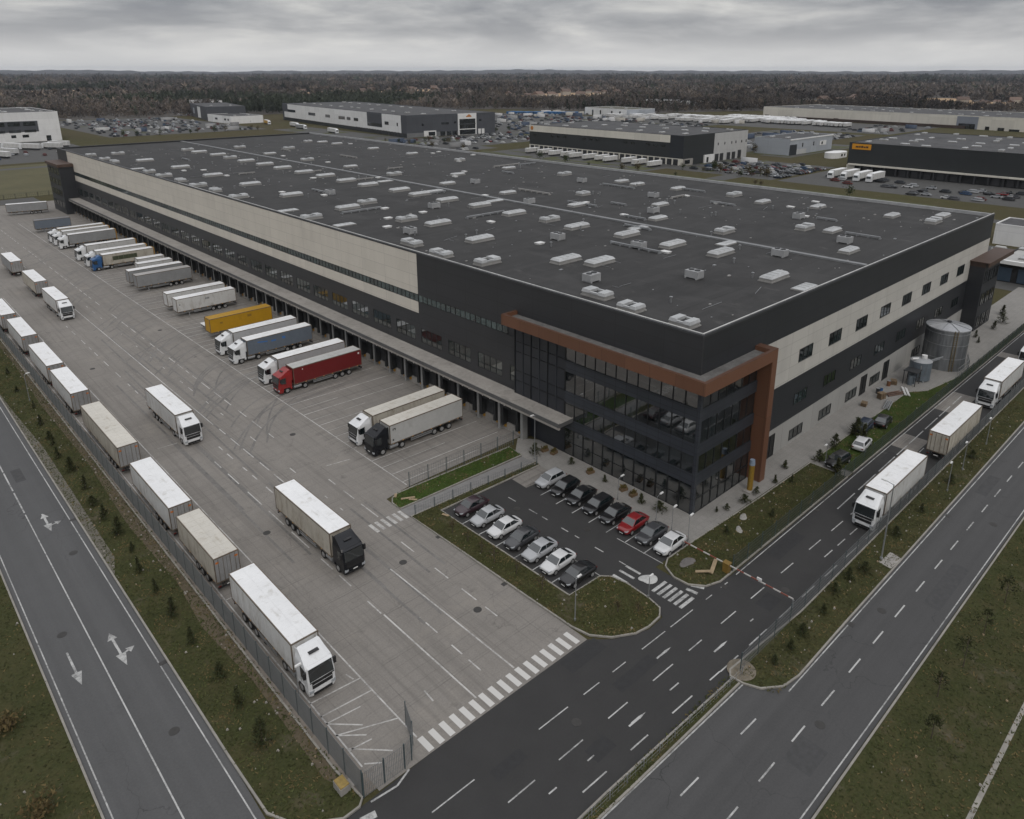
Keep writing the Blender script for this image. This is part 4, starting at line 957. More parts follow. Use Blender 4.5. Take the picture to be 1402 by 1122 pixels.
# ------------------------------------------------------------------ cars
def car_paint(n, c, rough=.28): return M('car_'+n, c, rough, .05, .6, coat=.6)
CARS = dict(white=car_paint('white',(.58,.585,.59)), silver=car_paint('silver',(.36,.37,.385)), black=car_paint('black',(.006,.006,.007), .3), grey=car_paint('grey',(.045,.046,.05)), red=car_paint('red',(.20,.008,.010)), plum=car_paint('plum',(.035,.018,.024)), blue=car_paint('blue',(.012,.022,.045)))
cw_me = MB().tube((0,-.11,0),(0,.11,0),.32,n=18).mesh('wheel', BLACK); cr_me = MB().tube((0,-.118,0),(0,.118,0),.21,n=12).mesh('rim', RIM)
def make_car(hatch=False):
    r = empty('parked_car')
    def sec(x, w, zb, zt, cr=.04): return [(x,-w*.90,zb),(x,-w,zb+.16),(x,-w,zb+(zt-zb)*.62),(x,-w*.93,zt-.03),(x,-w*.6,zt+cr*.6),(x,0,zt+cr),(x,w*.6,zt+cr*.6),(x,w*.93,zt-.03),(x,w,zb+(zt-zb)*.62),(x,w,zb+.16),(x,w*.90,zb)]
    T = .98 if hatch else .97
    body = MB().loft([sec(0,.60,.30,.60), sec(-.05,.72,.23,.70), sec(-.3,.83,.2,.80), sec(-.7,.885,.19,.87), sec(-1.1,.905,.19,.93), sec(-2.2,.91,.19,.965), sec(-3.2,.905,.19,T), sec(-3.75,.88,.22,T), sec(-4.15,.82,.27,T-.04), sec(-4.32,.72,.36,T-.16)])
    body.build('body', CARS['white'], r, smooth=True, recalc=True, subsurf=1)
    rb = -4.12 if hatch else -3.95; rt = -3.65 if hatch else -3.05
    top = MB().loft([[(-.98,-.83,.90),(-.98,.83,.90),(rb,.80,.93),(rb,-.80,.93)], [(-1.78,-.65,1.40),(-1.78,.65,1.40),(rt,.63,1.42),(rt,-.63,1.42)], [(-2.05,-.55,1.475),(-2.05,.55,1.475),(rt+.25,.52,1.48),(rt+.25,-.52,1.48)]])
    top.build('roof', CARS['white'], r, recalc=True, bevel=.05, smooth=True)
    def pane(name, pts, off):
        o3 = Vector(off); m = MB(); P = [Vector(p) for p in pts]
        m.hexa([p-o3*.02 for p in P]+[p+o3*.012 for p in P]); m.build(name, SCREEN, r, recalc=True)
    pane('windscreen', [(-1.08,-.76,.965),(-1.08,.76,.965),(-1.74,.60,1.375),(-1.74,-.60,1.375)], (.53,0,.85))
    dx = rb-rt
    pane('rear_window', [(rb-dx*.12,.71,.99),(rb-dx*.12,-.71,.99),(rt+dx*.08,-.56,1.385),(rt+dx*.08,.56,1.385)], (-.6,0,.8))
    for s in (-1,1):
        pane('side_window', [(-1.22,s*.80,.985),(-2.40,s*.795,.99),(-2.40,s*.655,1.375),(-1.82,s*.655,1.375)], (0,s*.95,.3))
        pane('side_window', [(-2.47,s*.795,.99),(rb+.34,s*.785,1.0),(rt+.02,s*.64,1.38),(-2.47,s*.655,1.375)], (0,s*.95,.3))
        MB().box(-1.5,s*.86,.9,-1.34,s*1.02,1.02).build('mirror', CARS['white'], r, bevel=.02)
        MB().hexa([(-.005,s*.56-.14,.60),(-.02,s*.56+.12,.60),(-.25,s*.56+.22,.62),(-.25,s*.56-.14,.62),(-.03,s*.56-.14,.67),(-.06,s*.56+.14,.68),(-.34,s*.56+.22,.74),(-.34,s*.56-.14,.74)]).build('headlight', LAMP_C, r, recalc=True)
        MB().box(-4.30,s*.62-.13,.66,-4.14,s*.62+.13,.78).build('tail_light', REDL, r)
        for x in (-.85,-3.45):
            w = link('wheel', cw_me, r); w.location = (x, s*.80, .32); link('rim', cr_me, w)
    MB().box(-.05,-.52,.32,.012,.52,.52).build('grille', GRILLE, r)
    MB().box(.0,-.25,.28,.03,.25,.36).build('number_plate', WHITEM, r)
    return r
CP = {False: make_car(False), True: make_car(True)}; cused = {}
def car(x, y, h, col, label, group, hatch=False, z=0.0):
    if hatch not in cused: o = CP[hatch]; cused[hatch] = 1
    else: o = copy_tree(CP[hatch])
    if col != 'white': recolor(o, {'car_white': CARS[col]})
    o.location = (x, y, z); o.rotation_euler = (0,0,h); return tag(o, label, 'car', group)
UG, LG = 'cars in the row beside the glass office', 'cars in the row beside the grass bed'
for y, c, h, l in ((57.4,'silver',True,'silver car at the end of the office row farthest from the road'),(54.75,'black',True,'black car between the end silver car and the next black car'),(52.1,'black',False,'third car from the far end of the office row, black'),(49.4,'black',True,'black car in the middle of the office row'),(46.8,'black',False,'black car parked directly beside the red car'),
    (44.1,'red',False,'only red car, in the office row'),(41.5,'grey',False,'dark grey car between the red car and the corner white car'),(38.95,'white',False,'white car at the office row end nearest the road')):
    car(57.15, y, PI+random.uniform(-.03,.03), c, l, UG, h, -.008)
for y, c, l in ((59.6,'plum','dark plum car at the path end of the grass bed row'),(56.7,'silver','silver car next to the plum car in the grass bed row'),(53.7,'white','white car third in the grass bed row'),(50.8,'grey','dark grey car in the middle of the grass bed row'),(48.0,'silver','silver car between the dark grey and pale silver cars'),
    (45.2,'white','pale white car beside the last black car in the grass bed row'),(42.5,'black','black car at the road end of the grass bed row')):
    car(45.95, y, PI+random.uniform(-.03,.03), c, l, LG, False, -.008)
VG = 'cars standing on the lawn by the end wall'
car(88.2, 34.5, PI-.1, 'black', 'black car on the lawn beside the paved crossing', VG, True, .1)
car(99.4, 34.2, .1, 'white', 'small white car on the facade lawn between dark cars', VG, True, .1)
car(100.4, 35.9, PI+.05, 'blue', 'dark car on the facade lawn next to the shrubs', VG, True, .1)
car(108.6, 35.0, .1, 'black', 'black car on the facade lawn farthest from the office', VG, False, .1)

# ------------------------------------------------------------------ fences, poles, barrier
MESHG = M('fence_mesh_grey', (.21,.22,.225), .5, .2, .5, metal=.3)
POSTG = M('fence_post_green', (.05,.075,.08), .5, .25, .8)
def fence(name, label, pts, step, h, wire, ww, rows, group=None, post=POSTG, mesh=MESHG, pw=.07):
    r = empty(name, (pts[0][0], pts[0][1], 0), 0, label, 'fence', group)
    cache = {}
    post_me = MB().box(-pw/2,-pw/2,0,pw/2,pw/2,h+.12).mesh('post', [post])
    def panel_me(L):
        k = round(L, 3)
        if k not in cache:
            m = MB(); n = max(2, int(L/wire))
            for i in range(n): x = L*(i+.5)/n; m.box(x-ww/2, -.012, .06, x+ww/2, .012, h)
            for i in range(rows+1): z = .08+(h-.1)*i/rows; m.box(0, -.02, z-.015, L, -.012, z+.015)
            cache[k] = m.mesh('mesh_panel', [mesh])
        return cache[k]
    o0 = Vector(pts[0])
    for a, b in zip(pts[:-1], pts[1:]):
        a, b = Vector(a), Vector(b); D = (b-a).length; n = max(1, round(D/step)); L = D/n; ang = math.atan2((b-a).y, (b-a).x)
        me = panel_me(L)
        for i in range(n):
            p = a+(b-a)*i/n-o0
            q = link('post', post_me, r); q.location = (p.x, p.y, 0)
            g = link('mesh_panel', me, r); g.location = (p.x, p.y, 0); g.rotation_euler = (0,0,ang)
    p = Vector(pts[-1])-o0; q = link('post', post_me, r); q.location = (p.x, p.y, 0)
    return r
fence('mesh_fence', 'long grey wire mesh fence between the trailer row and the west verge', [(19.1,36.85),(19.0,215)], 2.45, 2.45, .10, .038, 5)
fence('mesh_fence', 'short grey mesh fence closing the yard corner by the main zebra crossing', [(19.1,36.75),(22.6,36.65),(23.4,36.9),(24.2,37.9),(24.9,39.8)], 2.2, 2.3, .14, .02, 4)
fence('mesh_fence', 'thin wire fence along the grass bed beside the last docks', [(45.6,68.75),(62.6,67.9)], 2.9, 2.1, .34, .016, 4)
fence('mesh_fence', 'thin wire fence beside the footpath above the car park', [(42.6,63.3),(61.0,61.55)], 2.6, 1.3, .3, .014, 3)
fence('mesh_fence', 'dark mesh fence between the facade lawns and the access road', [(60.6,32.0),(178,31.85)], 2.9, 2.0, .17, .02, 5, mesh=M('fence_mesh_dark', (.06,.075,.065), .5, .2, .5))
fence('mesh_fence', 'mesh fence on the verge between access road and dual road', [(49.2,24.3),(178,24.05)], 2.9, 2.0, .16, .022, 5)
fence('guard_rail', 'low metal rail along the narrow grass median', [(28,24.55),(49,24.0)], 1.9, .85, .5, .02, 2, post=GALV, mesh=GALV)

def lamp(x, y, h, label, arm=0.0, rz_=0, r=.06, group='lamp posts'):
    o = empty('lamp_post', (x, y, 0), rz_, label, 'lamp post', group)
    MB().tube((0,0,0),(0,0,h),r,r*.6,10).tube((0,0,0),(0,0,.35),r*1.7,r*1.7,10).build('pole', GALV, o)
    if arm: MB().tube((0,0,h-.05),(arm,0,h+.12),r*.5,r*.4,8).build('arm', GALV, o)
    MB().hexa([(arm-.08,-.1,h+.05),(arm+.5,-.1,h+.08),(arm+.5,.1,h+.08),(arm-.08,.1,h+.05),(arm-.05,-.08,h+.17),(arm+.45,-.08,h+.2),(arm+.45,.08,h+.2),(arm-.05,.08,h+.17)]).build('lamp_head', WHITEM, o)
lamp(73.9,22.1,9.2,'tall grey lamp post on the east verge beside the concrete slab', .8, PI*.5, .09)
lamp(93.6,21.9,4.2,'slim lamp post on the east verge beyond the tall lamp', .3, PI)
lamp(100.6,22.3,4.2,'slim lamp post farther along the east verge', .3, PI)
lamp(110.6,22.3,4.2,'third slim lamp post on the east verge, near the white lorries', .3, PI)
lamp(43.3,38.4,4.8,'slim lamp post on the grass bed near the black end car', .25, 0)
lamp(51.0,35.6,2.4,'short post with light at the rounded end of the grass bed', .1, 0)
lamp(61.9,62.9,6.6,'tall lamp post in front of the canopy end', .3, PI)
lamp(62.4,48.9,3.0,'low lamp post on the forecourt by the black cars', .5, 0, .045)
lamp(62.3,43.1,3.2,'low lamp post on the forecourt by the red car', .6, 0, .045)
lamp(61.9,40.6,3.0,'low lamp post on the forecourt by the dark grey car', .2, 0, .045)
lamp(61.6,38.2,3.2,'low lamp post at the forecourt corner by the white car', .2, 0, .045)
lamp(19.6,47.3,4.0,'short post rising above the grey fence by the white tractor lorry', .0, 0, .06)
lamp(16.6,131,4.6,'lamp post standing in the west verge among young pines', .3, 0)
lamp(88.6,35.2,3.2,'white lamp post by the paved crossing of the lawn', .25, PI)

br_ = empty('barrier', (60.1, 37.7, 0), 0, 'red and white boom barrier closed across the access road', 'barrier')
def stripes():
    m, nt, b = nt_new('barrier_stripes'); sp = nd(nt, 'ShaderNodeSeparateXYZ'); lk(nt, opos(nt), sp.inputs[0])
    f = math_n(nt, 'GREATER_THAN', math_n(nt, 'FRACT', math_n(nt, 'MULTIPLY', sp.outputs[1], .62)), .5)
    lk(nt, mixc(nt, f, (.50,.48,.46), (.22,.07,.05)), b.inputs['Base Color']); b.inputs['Roughness'].default_value = .4; return m
STR = stripes()
MB().box(-.045,-12.6,.94,.045,.2,1.05).build('boom', STR, br_)
MB().box(-.28,-5.6,.02,.28,-4.95,1.15).box(-.33,-5.65,1.15,.33,-4.9,1.22).build('cabinet', M('cabinet_yellow', (.20,.125,.03), .5, .15, 1, stain=(.2,.12,.03)), br_)
MB().box(-.05,-12.7,.0,.05,-12.55,.9).build('rest_post', GALV, br_)
MB().box(-.05,.1,.0,.05,.25,.95).build('rest_post', GALV, br_)
MB().box(-.06,-9.2,1.08,.06,-8.7,1.35).build('sign_plate', WHITEM, br_)

# ------------------------------------------------------------------ silo, tanks and odds and ends beside the end wall
def corr():
    m, nt, b = nt_new('corrugated_silo'); sp = nd(nt, 'ShaderNodeSeparateXYZ'); lk(nt, wpos(nt), sp.inputs[0])
    w = nd(nt, 'ShaderNodeTexWave'); w.bands_direction = 'Z'; w.inputs['Scale'].default_value = 1.9; lk(nt, opos(nt), w.inputs[0])
    n = noise(nt, scaled(nt, opos(nt), (1,1,.2)), 1.4, 5, .65)
    c = ramp(nt, n, [(.3,(.13,.14,.15)),(.7,(.28,.29,.30))]); lk(nt, c, b.inputs['Base Color'])
    b.inputs['Metallic'].default_value = .65; b.inputs['Roughness'].default_value = .38; bump(nt, b, w.outputs['Color'], .5, .04); return m
CORR = corr()
si = empty('storage_silo', (138.2, 37.0, 0), 0, 'large round corrugated steel silo beside the end wall', 'silo')
n_ = 40; RS = 3.45
MB().tube((0,0,0),(0,0,7.2),RS,RS,n_).build('shell', CORR, si, recalc=False)
rf = MB(); rings = [[((RS+.08)*math.cos(2*PI*k/n_),(RS+.08)*math.sin(2*PI*k/n_),7.2) for k in range(n_)], [((RS+.08)*math.cos(2*PI*k/n_),(RS+.08)*math.sin(2*PI*k/n_),7.4) for k in range(n_)], [(.4*math.cos(2*PI*k/n_),.4*math.sin(2*PI*k/n_),7.95) for k in range(n_)]]
rf.loft(rings); sr = rf.build('silo_roof', M('silo_roof_metal', (.44,.45,.47), .35, .15, .6, metal=.5), si)
for k in range(8):
    a = 2*PI*k/8; MB().bar((.4*math.cos(a),.4*math.sin(a),8.0),(RS*math.cos(a),RS*math.sin(a),7.46),.08).build('roof_rib', GALV, sr)
MB().tube((0,0,7.9),(0,0,8.25),.35,.35,14).build('vent_cap', DARKM, sr)
for z in (2.2,4.6,6.6):
    MB().tube((0,0,z),(0,0,z+.08),RS+.05,RS+.05,n_).build('hoop', GALV, si)
ld = MB().box(-3.0,-2.05,0,-2.92,-1.97,7.5).box(-2.65,-2.45,0,-2.57,-2.37,7.5)
for k in range(20): ld.bar((-2.96,-2.01,.3+.36*k),(-2.61,-2.41,.3+.36*k),.04)
ld.build('ladder', M('ladder_yellow', (.16,.12,.05), .5, .2, 1), si)
gr = MB()
cage = [(-4.6,-3.9),(1.2,-3.9),(4.6,-2.6)]
for z in (.05,.9,1.7): 
    for a, b in zip(cage[:-1], cage[1:]): gr.bar((a[0],a[1],z),(b[0],b[1],z),.06)
for a, b in zip(cage[:-1], cage[1:]):
    for k in range(6): x = a[0]+(b[0]-a[0])*k/5; y = a[1]+(b[1]-a[1])*k/5; gr.bar((x,y,0),(x,y,1.7),.06)
gr.build('guard_cage', GALV, si)
sm = empty('storage_tank', (128.4, 37.5, 0), 0, 'small blue grey tank in front of the large silo', 'tank')
TANKB = M('tank_bluegrey', (.16,.19,.22), .4, .2, .7, metal=.3, stain=(.1,.1,.1))
MB().tube((0,0,.2),(0,0,3.4),1.7,1.7,28).build('shell', TANKB, sm)
MB().tube((0,0,3.4),(0,0,3.75),1.72,.6,28).build('tank_lid', STEEL, sm)
MB().tube((.3,-.3,3.7),(.3,-.3,4.3),.45,.45,16).tube((-.4,.4,3.7),(-1.9,.9,3.9),.18,.18,10).build('blower', WHITEM, sm)
pp = MB().tube((1.5,-.5,2.9),(5.6,-1.6,2.9),.12,.12,8).tube((1.5,-.2,2.4),(5.6,-1.2,2.4),.09,.09,8).tube((-1.6,-.6,0),(-1.6,-.6,3.0),.1,.1,8); pp.build('pipework', GALV, sm)
for x in (-1.4,1.4): 
    for y in (-1.2,1.2): MB().box(x-.1,y-.1,0,x+.1,y+.1,.3).build('leg', STEEL, sm)
fr = empty('pump_frame', (125.2,37.6,0), 0, 'dark steel pump frame standing before the small tank', 'equipment')
MB().box(-1,-1,0,-.9,-.9,2.4).box(.9,-1,0,1,-.9,2.4).box(-1,.9,0,-.9,1,2.4).box(.9,.9,0,1,1,2.4).box(-1.1,-1.1,2.4,1.1,1.1,2.5).box(-1,-1,1.2,1,-.92,1.3).build('frame', DARKM, fr)
MB().tube((-.5,0,0),(-.5,0,1.7),.4,.4,14).box(.05,-.5,0,.8,.5,1.2).build('pump', TANKB, fr)
def pipes(x, y, a, label, n=4, L=3, mat=GALV):
    o = empty('pipe_bundle', (x,y,.03), a, label, 'pipes', 'pipe bundles by the end wall')
    for k in range(n):
        MB().tube((-L/2+random.uniform(-.3,.3),(k-n/2)*.24,.1+.16*(k%2)),(L/2+random.uniform(-.3,.3),(k-n/2)*.24,.1+.16*(k%2)),.1,.1,8).build('pipe', mat, o)
pipes(113.5,36.9,.2,'bright metal pipes lying at the lawn edge', 4, 3.6)
pipes(118.8,38.0,-.4,'bundle of dull pipes nearest the end wall doors', 5, 3, M('pipe_rust', (.12,.07,.05), .8, .4, 2))
pipes(120.8,36.9,.5,'white pipes stacked between the silo and the lawn', 4, 3, WHITEM)
def pallet_stack(x, y, a, label, n=4):
    o = empty('pallet_stack', (x,y,.03), a, label, 'pallets', 'pallets by the end wall'); WD = M('pallet_wood', (.20,.145,.09), .9, .3, 2)
    for k in range(n):
        m = MB(); z = .15*k
        for q in range(5): m.box(-.6,-.4+.18*q,z+.1,.6,-.28+.18*q,z+.13)
        for q in (-.5,0,.44): m.box(q,-.4,z,q+.1,.4,z+.1)
        m.build('pallet', WD, o)
pallet_stack(111,39.4,.2,'low stack of wooden pallets by a dark door'); pallet_stack(115.6,38.6,-.3,'higher stack of wooden pallets near the pipes',7); pallet_stack(123,39.5,.5,'wooden pallets before the small tank',5)
def drum(x,y,label,mat): 
    o = empty('oil_drum',(x,y,.03),0,label,'drum','drums by the end wall'); MB().tube((0,0,0),(0,0,.9),.3,.3,16).build('body',mat,o); MB().tube((0,0,.9),(0,0,.93),.31,.31,16).build('lid',GALV,o)
drum(117.2,39.8,'dark drum by the end wall near the pallets',DARKM); drum(117.9,39.6,'blue drum by the end wall near the pallets',CABB); drum(121.6,39.8,'rusty drum by the end wall under a window',M('drum_rust',(.16,.07,.03),.8,.3,2))
# yellow totem at the copper pillar
to = empty('advertising_pillar', (75.9, 38.9, 0), 0, 'tall yellow banner pillar with pale blue top before the glass office', 'pillar')
MB().tube((0,0,0),(0,0,3.7),.34,.34,20).build('shaft', M('totem_yellow', (.24,.145,.02), .5, .25, 2.5, stain=(.16,.10,.02)), to)
MB().tube((0,0,3.7),(0,0,4.4),.36,.3,20).build('cap', M('totem_cap', (.22,.27,.34), .5, .4, 3, stain=(.08,.14,.25)), to)
MB().box(-.8,-.5,0,.8,.5,.25).build('base', CONC, to)
# concrete box with yellow lid by the fence corner
cbx = empty('grit_box', (18.3,38.4,.09), .0, 'grey concrete box with yellow top outside the fence corner', 'box')
MB().box(-.4,-.55,0,.4,.55,.6).build('body', CONC, cbx); MB().box(-.36,-.5,.6,.36,.5,.67).build('lid', M('lid_yellow', (.26,.18,.05), .6, .4, 3, stain=(.18,.15,.11)), cbx)
MB().box(.42,-.4,-.07,1.0,.4,.03).build('apron', CONC, cbx)
WOOD = M('raw_wood', (.30,.225,.14), .8, .25, 2)
def plank(x,y,a,L,label,up=0.0,w=.3):
    o = tag(MB().box(0,-w/2,0,L,w/2,.07).build('plank', WOOD), label, 'plank', 'loose wooden planks'); o.location=(x,y,.12+.0); o.rotation_euler=(0,-up,a)
plank(43.2,67.1,-.5,1.7,'long wooden plank lying on the tip of the path bed'); plank(43.9,66.4,-.9,1.0,'short wooden plank near the footpath end'); plank(42.9,67.9,.9,.8,'small plank piece on the kerb of the path bed')
plank(57.7,34.6,-1.0,1.6,'wooden plank forming one arm of a V on the gatehouse lawn',.2,.35); plank(58.6,33.3,.35,2.2,'longer wooden plank forming the other arm of the V',.12,.4); plank(44.9,61.1,-1.2,.9,'upright offcut of wood by the car park bed')
# rumpled white tarpaulin on the crossing
def tarp(x,y,label,s=1.0,a=0,z=.02,col=None):
    n=28; m=MB(); ph=random.uniform(0,6); rings=[]
    for r in (1.0,.96,.8,.6,.4,.2):
        ring_=[]
        for k in range(n):
            t=2*PI*k/n; q=r*(1+.16*math.sin(2*t+ph)+.10*math.sin(3*t+1.7*ph))
            hgt=(1-r*r)**.7*(.36+.10*math.sin(2*t+5*r+ph))+.03
            ring_.append((1.25*s*q*math.cos(t),.8*s*q*math.sin(t),z+(0 if r==1.0 else s*hgt)))
        rings.append(ring_)
    m.loft(rings)
    o=tag(m.build('tarpaulin', col or M('tarpaulin_white',(.44,.44,.43),.7,.25,3,stain=(.25,.24,.23)), smooth=True, recalc=True),label,'tarpaulin','dropped tarpaulins'); o.location=(x,y,z*.5); o.rotation_euler=(0,0,a); o.scale.z=.5
tarp(53.3,37.3,'large rumpled white tarpaulin on the car park zebra crossing',.85,-.4); tarp(67.6,35.4,'small crumpled pale sheet on the gatehouse lawn',.5,.6,.1,M('sheet_pale',(.30,.29,.27),.8,.3,3)); tarp(70.2,36.4,'pale plastic sheet by the lawn kerb near the office corner',.55,.2,.1,M('sheet_pale',(.30,.29,.27),.8,.3,3)); tarp(58.4,36.1,'dull grey sheet lying on the lawn behind the barrier',.8,.1,.1,M('tarpaulin_grey',(.13,.12,.115),.8,.3,2))
# inspection slab and paved nose of the verge
tag(MB().prism([(73,20.75),(75.5,20.6),(75.9,21.9),(73.2,22.0)],.05,.13).build('inspection_slab',CONC),kind='structure')
tag(MB().prism([(p[0],p[1]) for p in arc(49.4,24.3,1.25,0,330,16)],.05,.13).build('cobbled_island',M('cobbles',(.15,.13,.10),.9,.5,2.5,world=True,stain=(.22,.15,.06))),kind='structure')
tag(MB().prism([(17.75,40),(18.6,38),(18.62,215),(17.9,215),(17.6,180),(18.0,150),(17.5,128),(17.9,104),(17.3,84),(17.8,70),(17.2,62),(17.9,52)],.05,.097).build('bare_soil',M('soil',(.095,.075,.048),1,.3,2.2,world=True,stain=(.052,.052,.026))),kind='structure')
tag(MB().prism([(13.6,76),(14.4,79),(14.5,93),(14.6,112),(13.9,128),(13.6,140),(13.45,140),(13.45,76)],.05,.105).build('gravel_shoulder',M('gravel',(.125,.115,.095),1,.22,2.5,world=True,stain=(.06,.06,.035))),kind='structure')

# ------------------------------------------------------------------ plants
def tinted(name, V, F, Cc, mat=TINT):
    me = bpy.data.meshes.new(name)
    V = np.asarray(V, dtype=np.float32); F = np.asarray(F, dtype=np.int32); k = F.shape[1]
    me.vertices.add(len(V)); me.vertices.foreach_set('co', V.ravel())
    me.loops.add(F.size); me.loops.foreach_set('vertex_index', F.ravel())
    me.polygons.add(len(F)); me.polygons.foreach_set('loop_start', np.arange(0, F.size, k, dtype=np.int32))
    try: me.polygons.foreach_set('loop_total', np.full(len(F), k, dtype=np.int32))
    except Exception: pass
    me.update(calc_edges=True)
    a = me.attributes.new('tint', 'FLOAT_COLOR', 'POINT')
    Cc = np.asarray(Cc, dtype=np.float32); a.data.foreach_set('color', np.concatenate([Cc, np.ones((len(Cc),1), np.float32)], 1).ravel())
    me.materials.append(mat); return me
def tri_cloud(P, size, col, up=.3, jit=.35, aspect=.4, flat=False):
    """one small pointed leaf or twig triangle at each point; size and col per point"""
    n = len(P); d = np.random.normal(size=(n,3)); d[:,2] = np.abs(d[:,2])*.6+up; d /= np.linalg.norm(d,axis=1,keepdims=True)
    e = np.cross(d, np.array([0,0,1.0])+np.random.normal(size=(n,3))*.25 if flat else np.random.normal(size=(n,3))); e /= np.linalg.norm(e,axis=1,keepdims=True)
    s = (size*np.random.uniform(.6,1.4,n))[:,None]
    V = np.stack([P-d*s*.5-e*s*aspect, P-d*s*.5+e*s*aspect, P+d*s], 1).reshape(-1,3)
    C = np.repeat(np.clip(col*(1+np.random.uniform(-jit,jit,(n,1))),0,1), 3, 0)
    return V, np.arange(3*n).reshape(-1,3), C
def pine_mesh(h, n=420, seed=0):
    rs = np.random.RandomState(seed+11); t = rs.uniform(.06,1,n)**.85; bushy = seed % 3
    ang = rs.uniform(0,2*PI,n); lay = np.floor(t*(5+seed))/(5+seed)
    prof = (1-t)**(.8,.55,.95)[bushy]*(.30,.40,.26)[bushy]*np.minimum(1,t*5+.3)
    rad = prof*h*(.35+.65*rs.uniform(0,1,n)**.6)*(1+.55*np.sin(ang*2+seed*1.7+lay*11)*rs.uniform(.5,1))
    lean = np.array([math.cos(seed*2.1),math.sin(seed*2.1)])*.07*h
    P = np.stack([rad*np.cos(ang)+lean[0]*t, rad*np.sin(ang)+lean[1]*t, t*h-.15*rad], 1)
    keep = (np.sin(ang*3+lay*17+seed)+rs.normal(size=n)*.7) > -.75; P = P[keep]; ang = ang[keep]; n = len(P)
    d = np.stack([np.cos(ang), np.sin(ang), .3+0*ang], 1)+rs.normal(size=(n,3))*.5; d /= np.linalg.norm(d,axis=1,keepdims=True)
    e = np.cross(d, [0,0,1])+rs.normal(size=(n,3))*.3; e /= np.linalg.norm(e,axis=1,keepdims=True); s = (h*.10*rs.uniform(.5,1.6,n))[:,None]
    V = np.stack([P-d*s*.7-e*s*.26, P-d*s*.7+e*s*.26, P+d*s], 1).reshape(-1,3)
    base = np.array([.022,.029,.014]); C = np.repeat(base*rs.uniform(.5,1.8,(n,1))+np.array([.022,.014,.003])*rs.uniform(0,1,(n,1)),3,0)
    return tinted('crown', V, np.arange(3*n).reshape(-1,3), C)
PINES = [pine_mesh(1.0, 420, s) for s in range(9)]
trunk1 = MB().tube((0,0,0),(0,0,.8),.028,.008,7).mesh('trunk',[BARK])
def pine(x, y, h, label, group, z=.09, wide=1.0):
    o = empty('young_pine', (x,y,z), random.uniform(0,6), label, 'tree', group)
    for n, me in (('trunk',trunk1),('crown',random.choice(PINES))):
        k = link(n, me, o); k.scale = (h*wide,h*wide*random.uniform(.8,1.2),h)
WV = 'young pines planted along the west verge'
for x, y, h in [(16.2,146,1.6),(16.2,137,1.4),(16.2,127.8,1.9),(15.9,120.3,1.9),(16,114.9,1.9),(16,111.5,1.7),(15.6,107,1.7),(15.9,102,2.1),(15.8,96.5,2.0),(16,91.8,2.0),(15.9,87.6,2.0),(15.7,83,2.2),(16,79.2,1.7),(15.9,74.5,1.9),(15.6,69.8,1.9),(15.7,65.2,2.0),(15.8,60.4,2.4),(15.9,55.1,2.4),(15.8,50.5,2.1),(15.9,45.6,2.6),(15.6,170,1.5),(15.7,158,1.5),(15.7,182,1.5)]:
    pine(x+random.uniform(-.45,.45), y+random.uniform(-.5,.5), h*random.uniform(.65,1.15), 'small dark young pine planted in the row along the west verge', WV, wide=random.uniform(.85,1.5))
for x, y, h, l in ((1.6,61.3,1.6,'dry brownish bush in the field beyond the dual road, farther one'),(1.9,51.3,1.9,'pale dry bush in the field nearest the picture corner')):
    o = empty('dry_bush',(x,y,.09),0,l,'bush','dry bushes in the west field')
    n=260; P=np.random.normal(size=(n,3))*[.5,.5,.3]+[0,0,.7]; V,F,C=tri_cloud(P*h*.6,np.full(n,.22),np.tile([.10,.075,.035],(n,1)),.6); link('crown',tinted('crown',V,F,C),o)
    MB().tube((0,0,0),(0,0,.7),.05,.02,6).build('trunk',BARK,o)
def sapling(x, y, h, label, group, z=.09, leafy=60, col=(.045,.045,.02)):
    o = empty('bare_sapling',(x,y,z),random.uniform(0,6),label,'tree',group)
    m = MB().tube((0,0,0),(0,0,h),.045,.012,6); tips=[]
    for k in range(14):
        t=random.uniform(.3,.95)*h; a=random.uniform(0,6.3); l=random.uniform(.2,.42)*h*(1.15-t/h); e=(l*math.cos(a),l*math.sin(a),t+l*.7); m.tube((0,0,t),e,.018,.006,4); tips.append(e)
        for q in range(3):
            a2=a+random.uniform(-.9,.9); f=random.uniform(.4,.9); b=tuple(c*f for c in e[:2])+(t+l*.7*f,); l2=l*.5; m.tube(b,(b[0]+l2*math.cos(a2),b[1]+l2*math.sin(a2),b[2]+l2*.6),.009,.004,3); tips.append((b[0]+l2*math.cos(a2),b[1]+l2*math.sin(a2),b[2]+l2*.6))
    m.build('trunk',BARK,o)
    P=np.array([random.choice(tips) for _ in range(leafy)])+np.random.normal(size=(leafy,3))*.12
    V,F,C=tri_cloud(P,np.full(leafy,.16),np.tile(col,(leafy,1)),.3); link('crown',tinted('crown',V,F,C),o)
SVG='saplings planted in the south field'
for x,y,h in ((75.8,11,3.0),(69.6,11.1,2.6),(63.8,11.1,3.0),(58.7,11.5,2.6),(84,11,2.8),(92,11,2.8),(101,11,2.8),(54,10.4,2.2)):
    sapling(x,y,h,'thin young tree in the row on the field beside the dual road',SVG,leafy=150,col=(.03,.034,.014))
EVG='small shrubs on the east verge'
for x,y,h in ((70.6,22.5,1.3),(68.2,23,1.4),(57.3,22.7,1.2),(65.2,23.2,1.2),(54.8,22.6,1.1),(52.2,22.7,1.0),(61.5,22.6,1.1),(79.5,22.6,1.2),(86.5,22.4,1.2),(96,22.3,1.3),(105,22.4,1.2)):
    pine(x,y,h,'low dark shrub on the verge between access road and dual road',EVG,wide=1.3)
CPG='saplings in the car park bed'
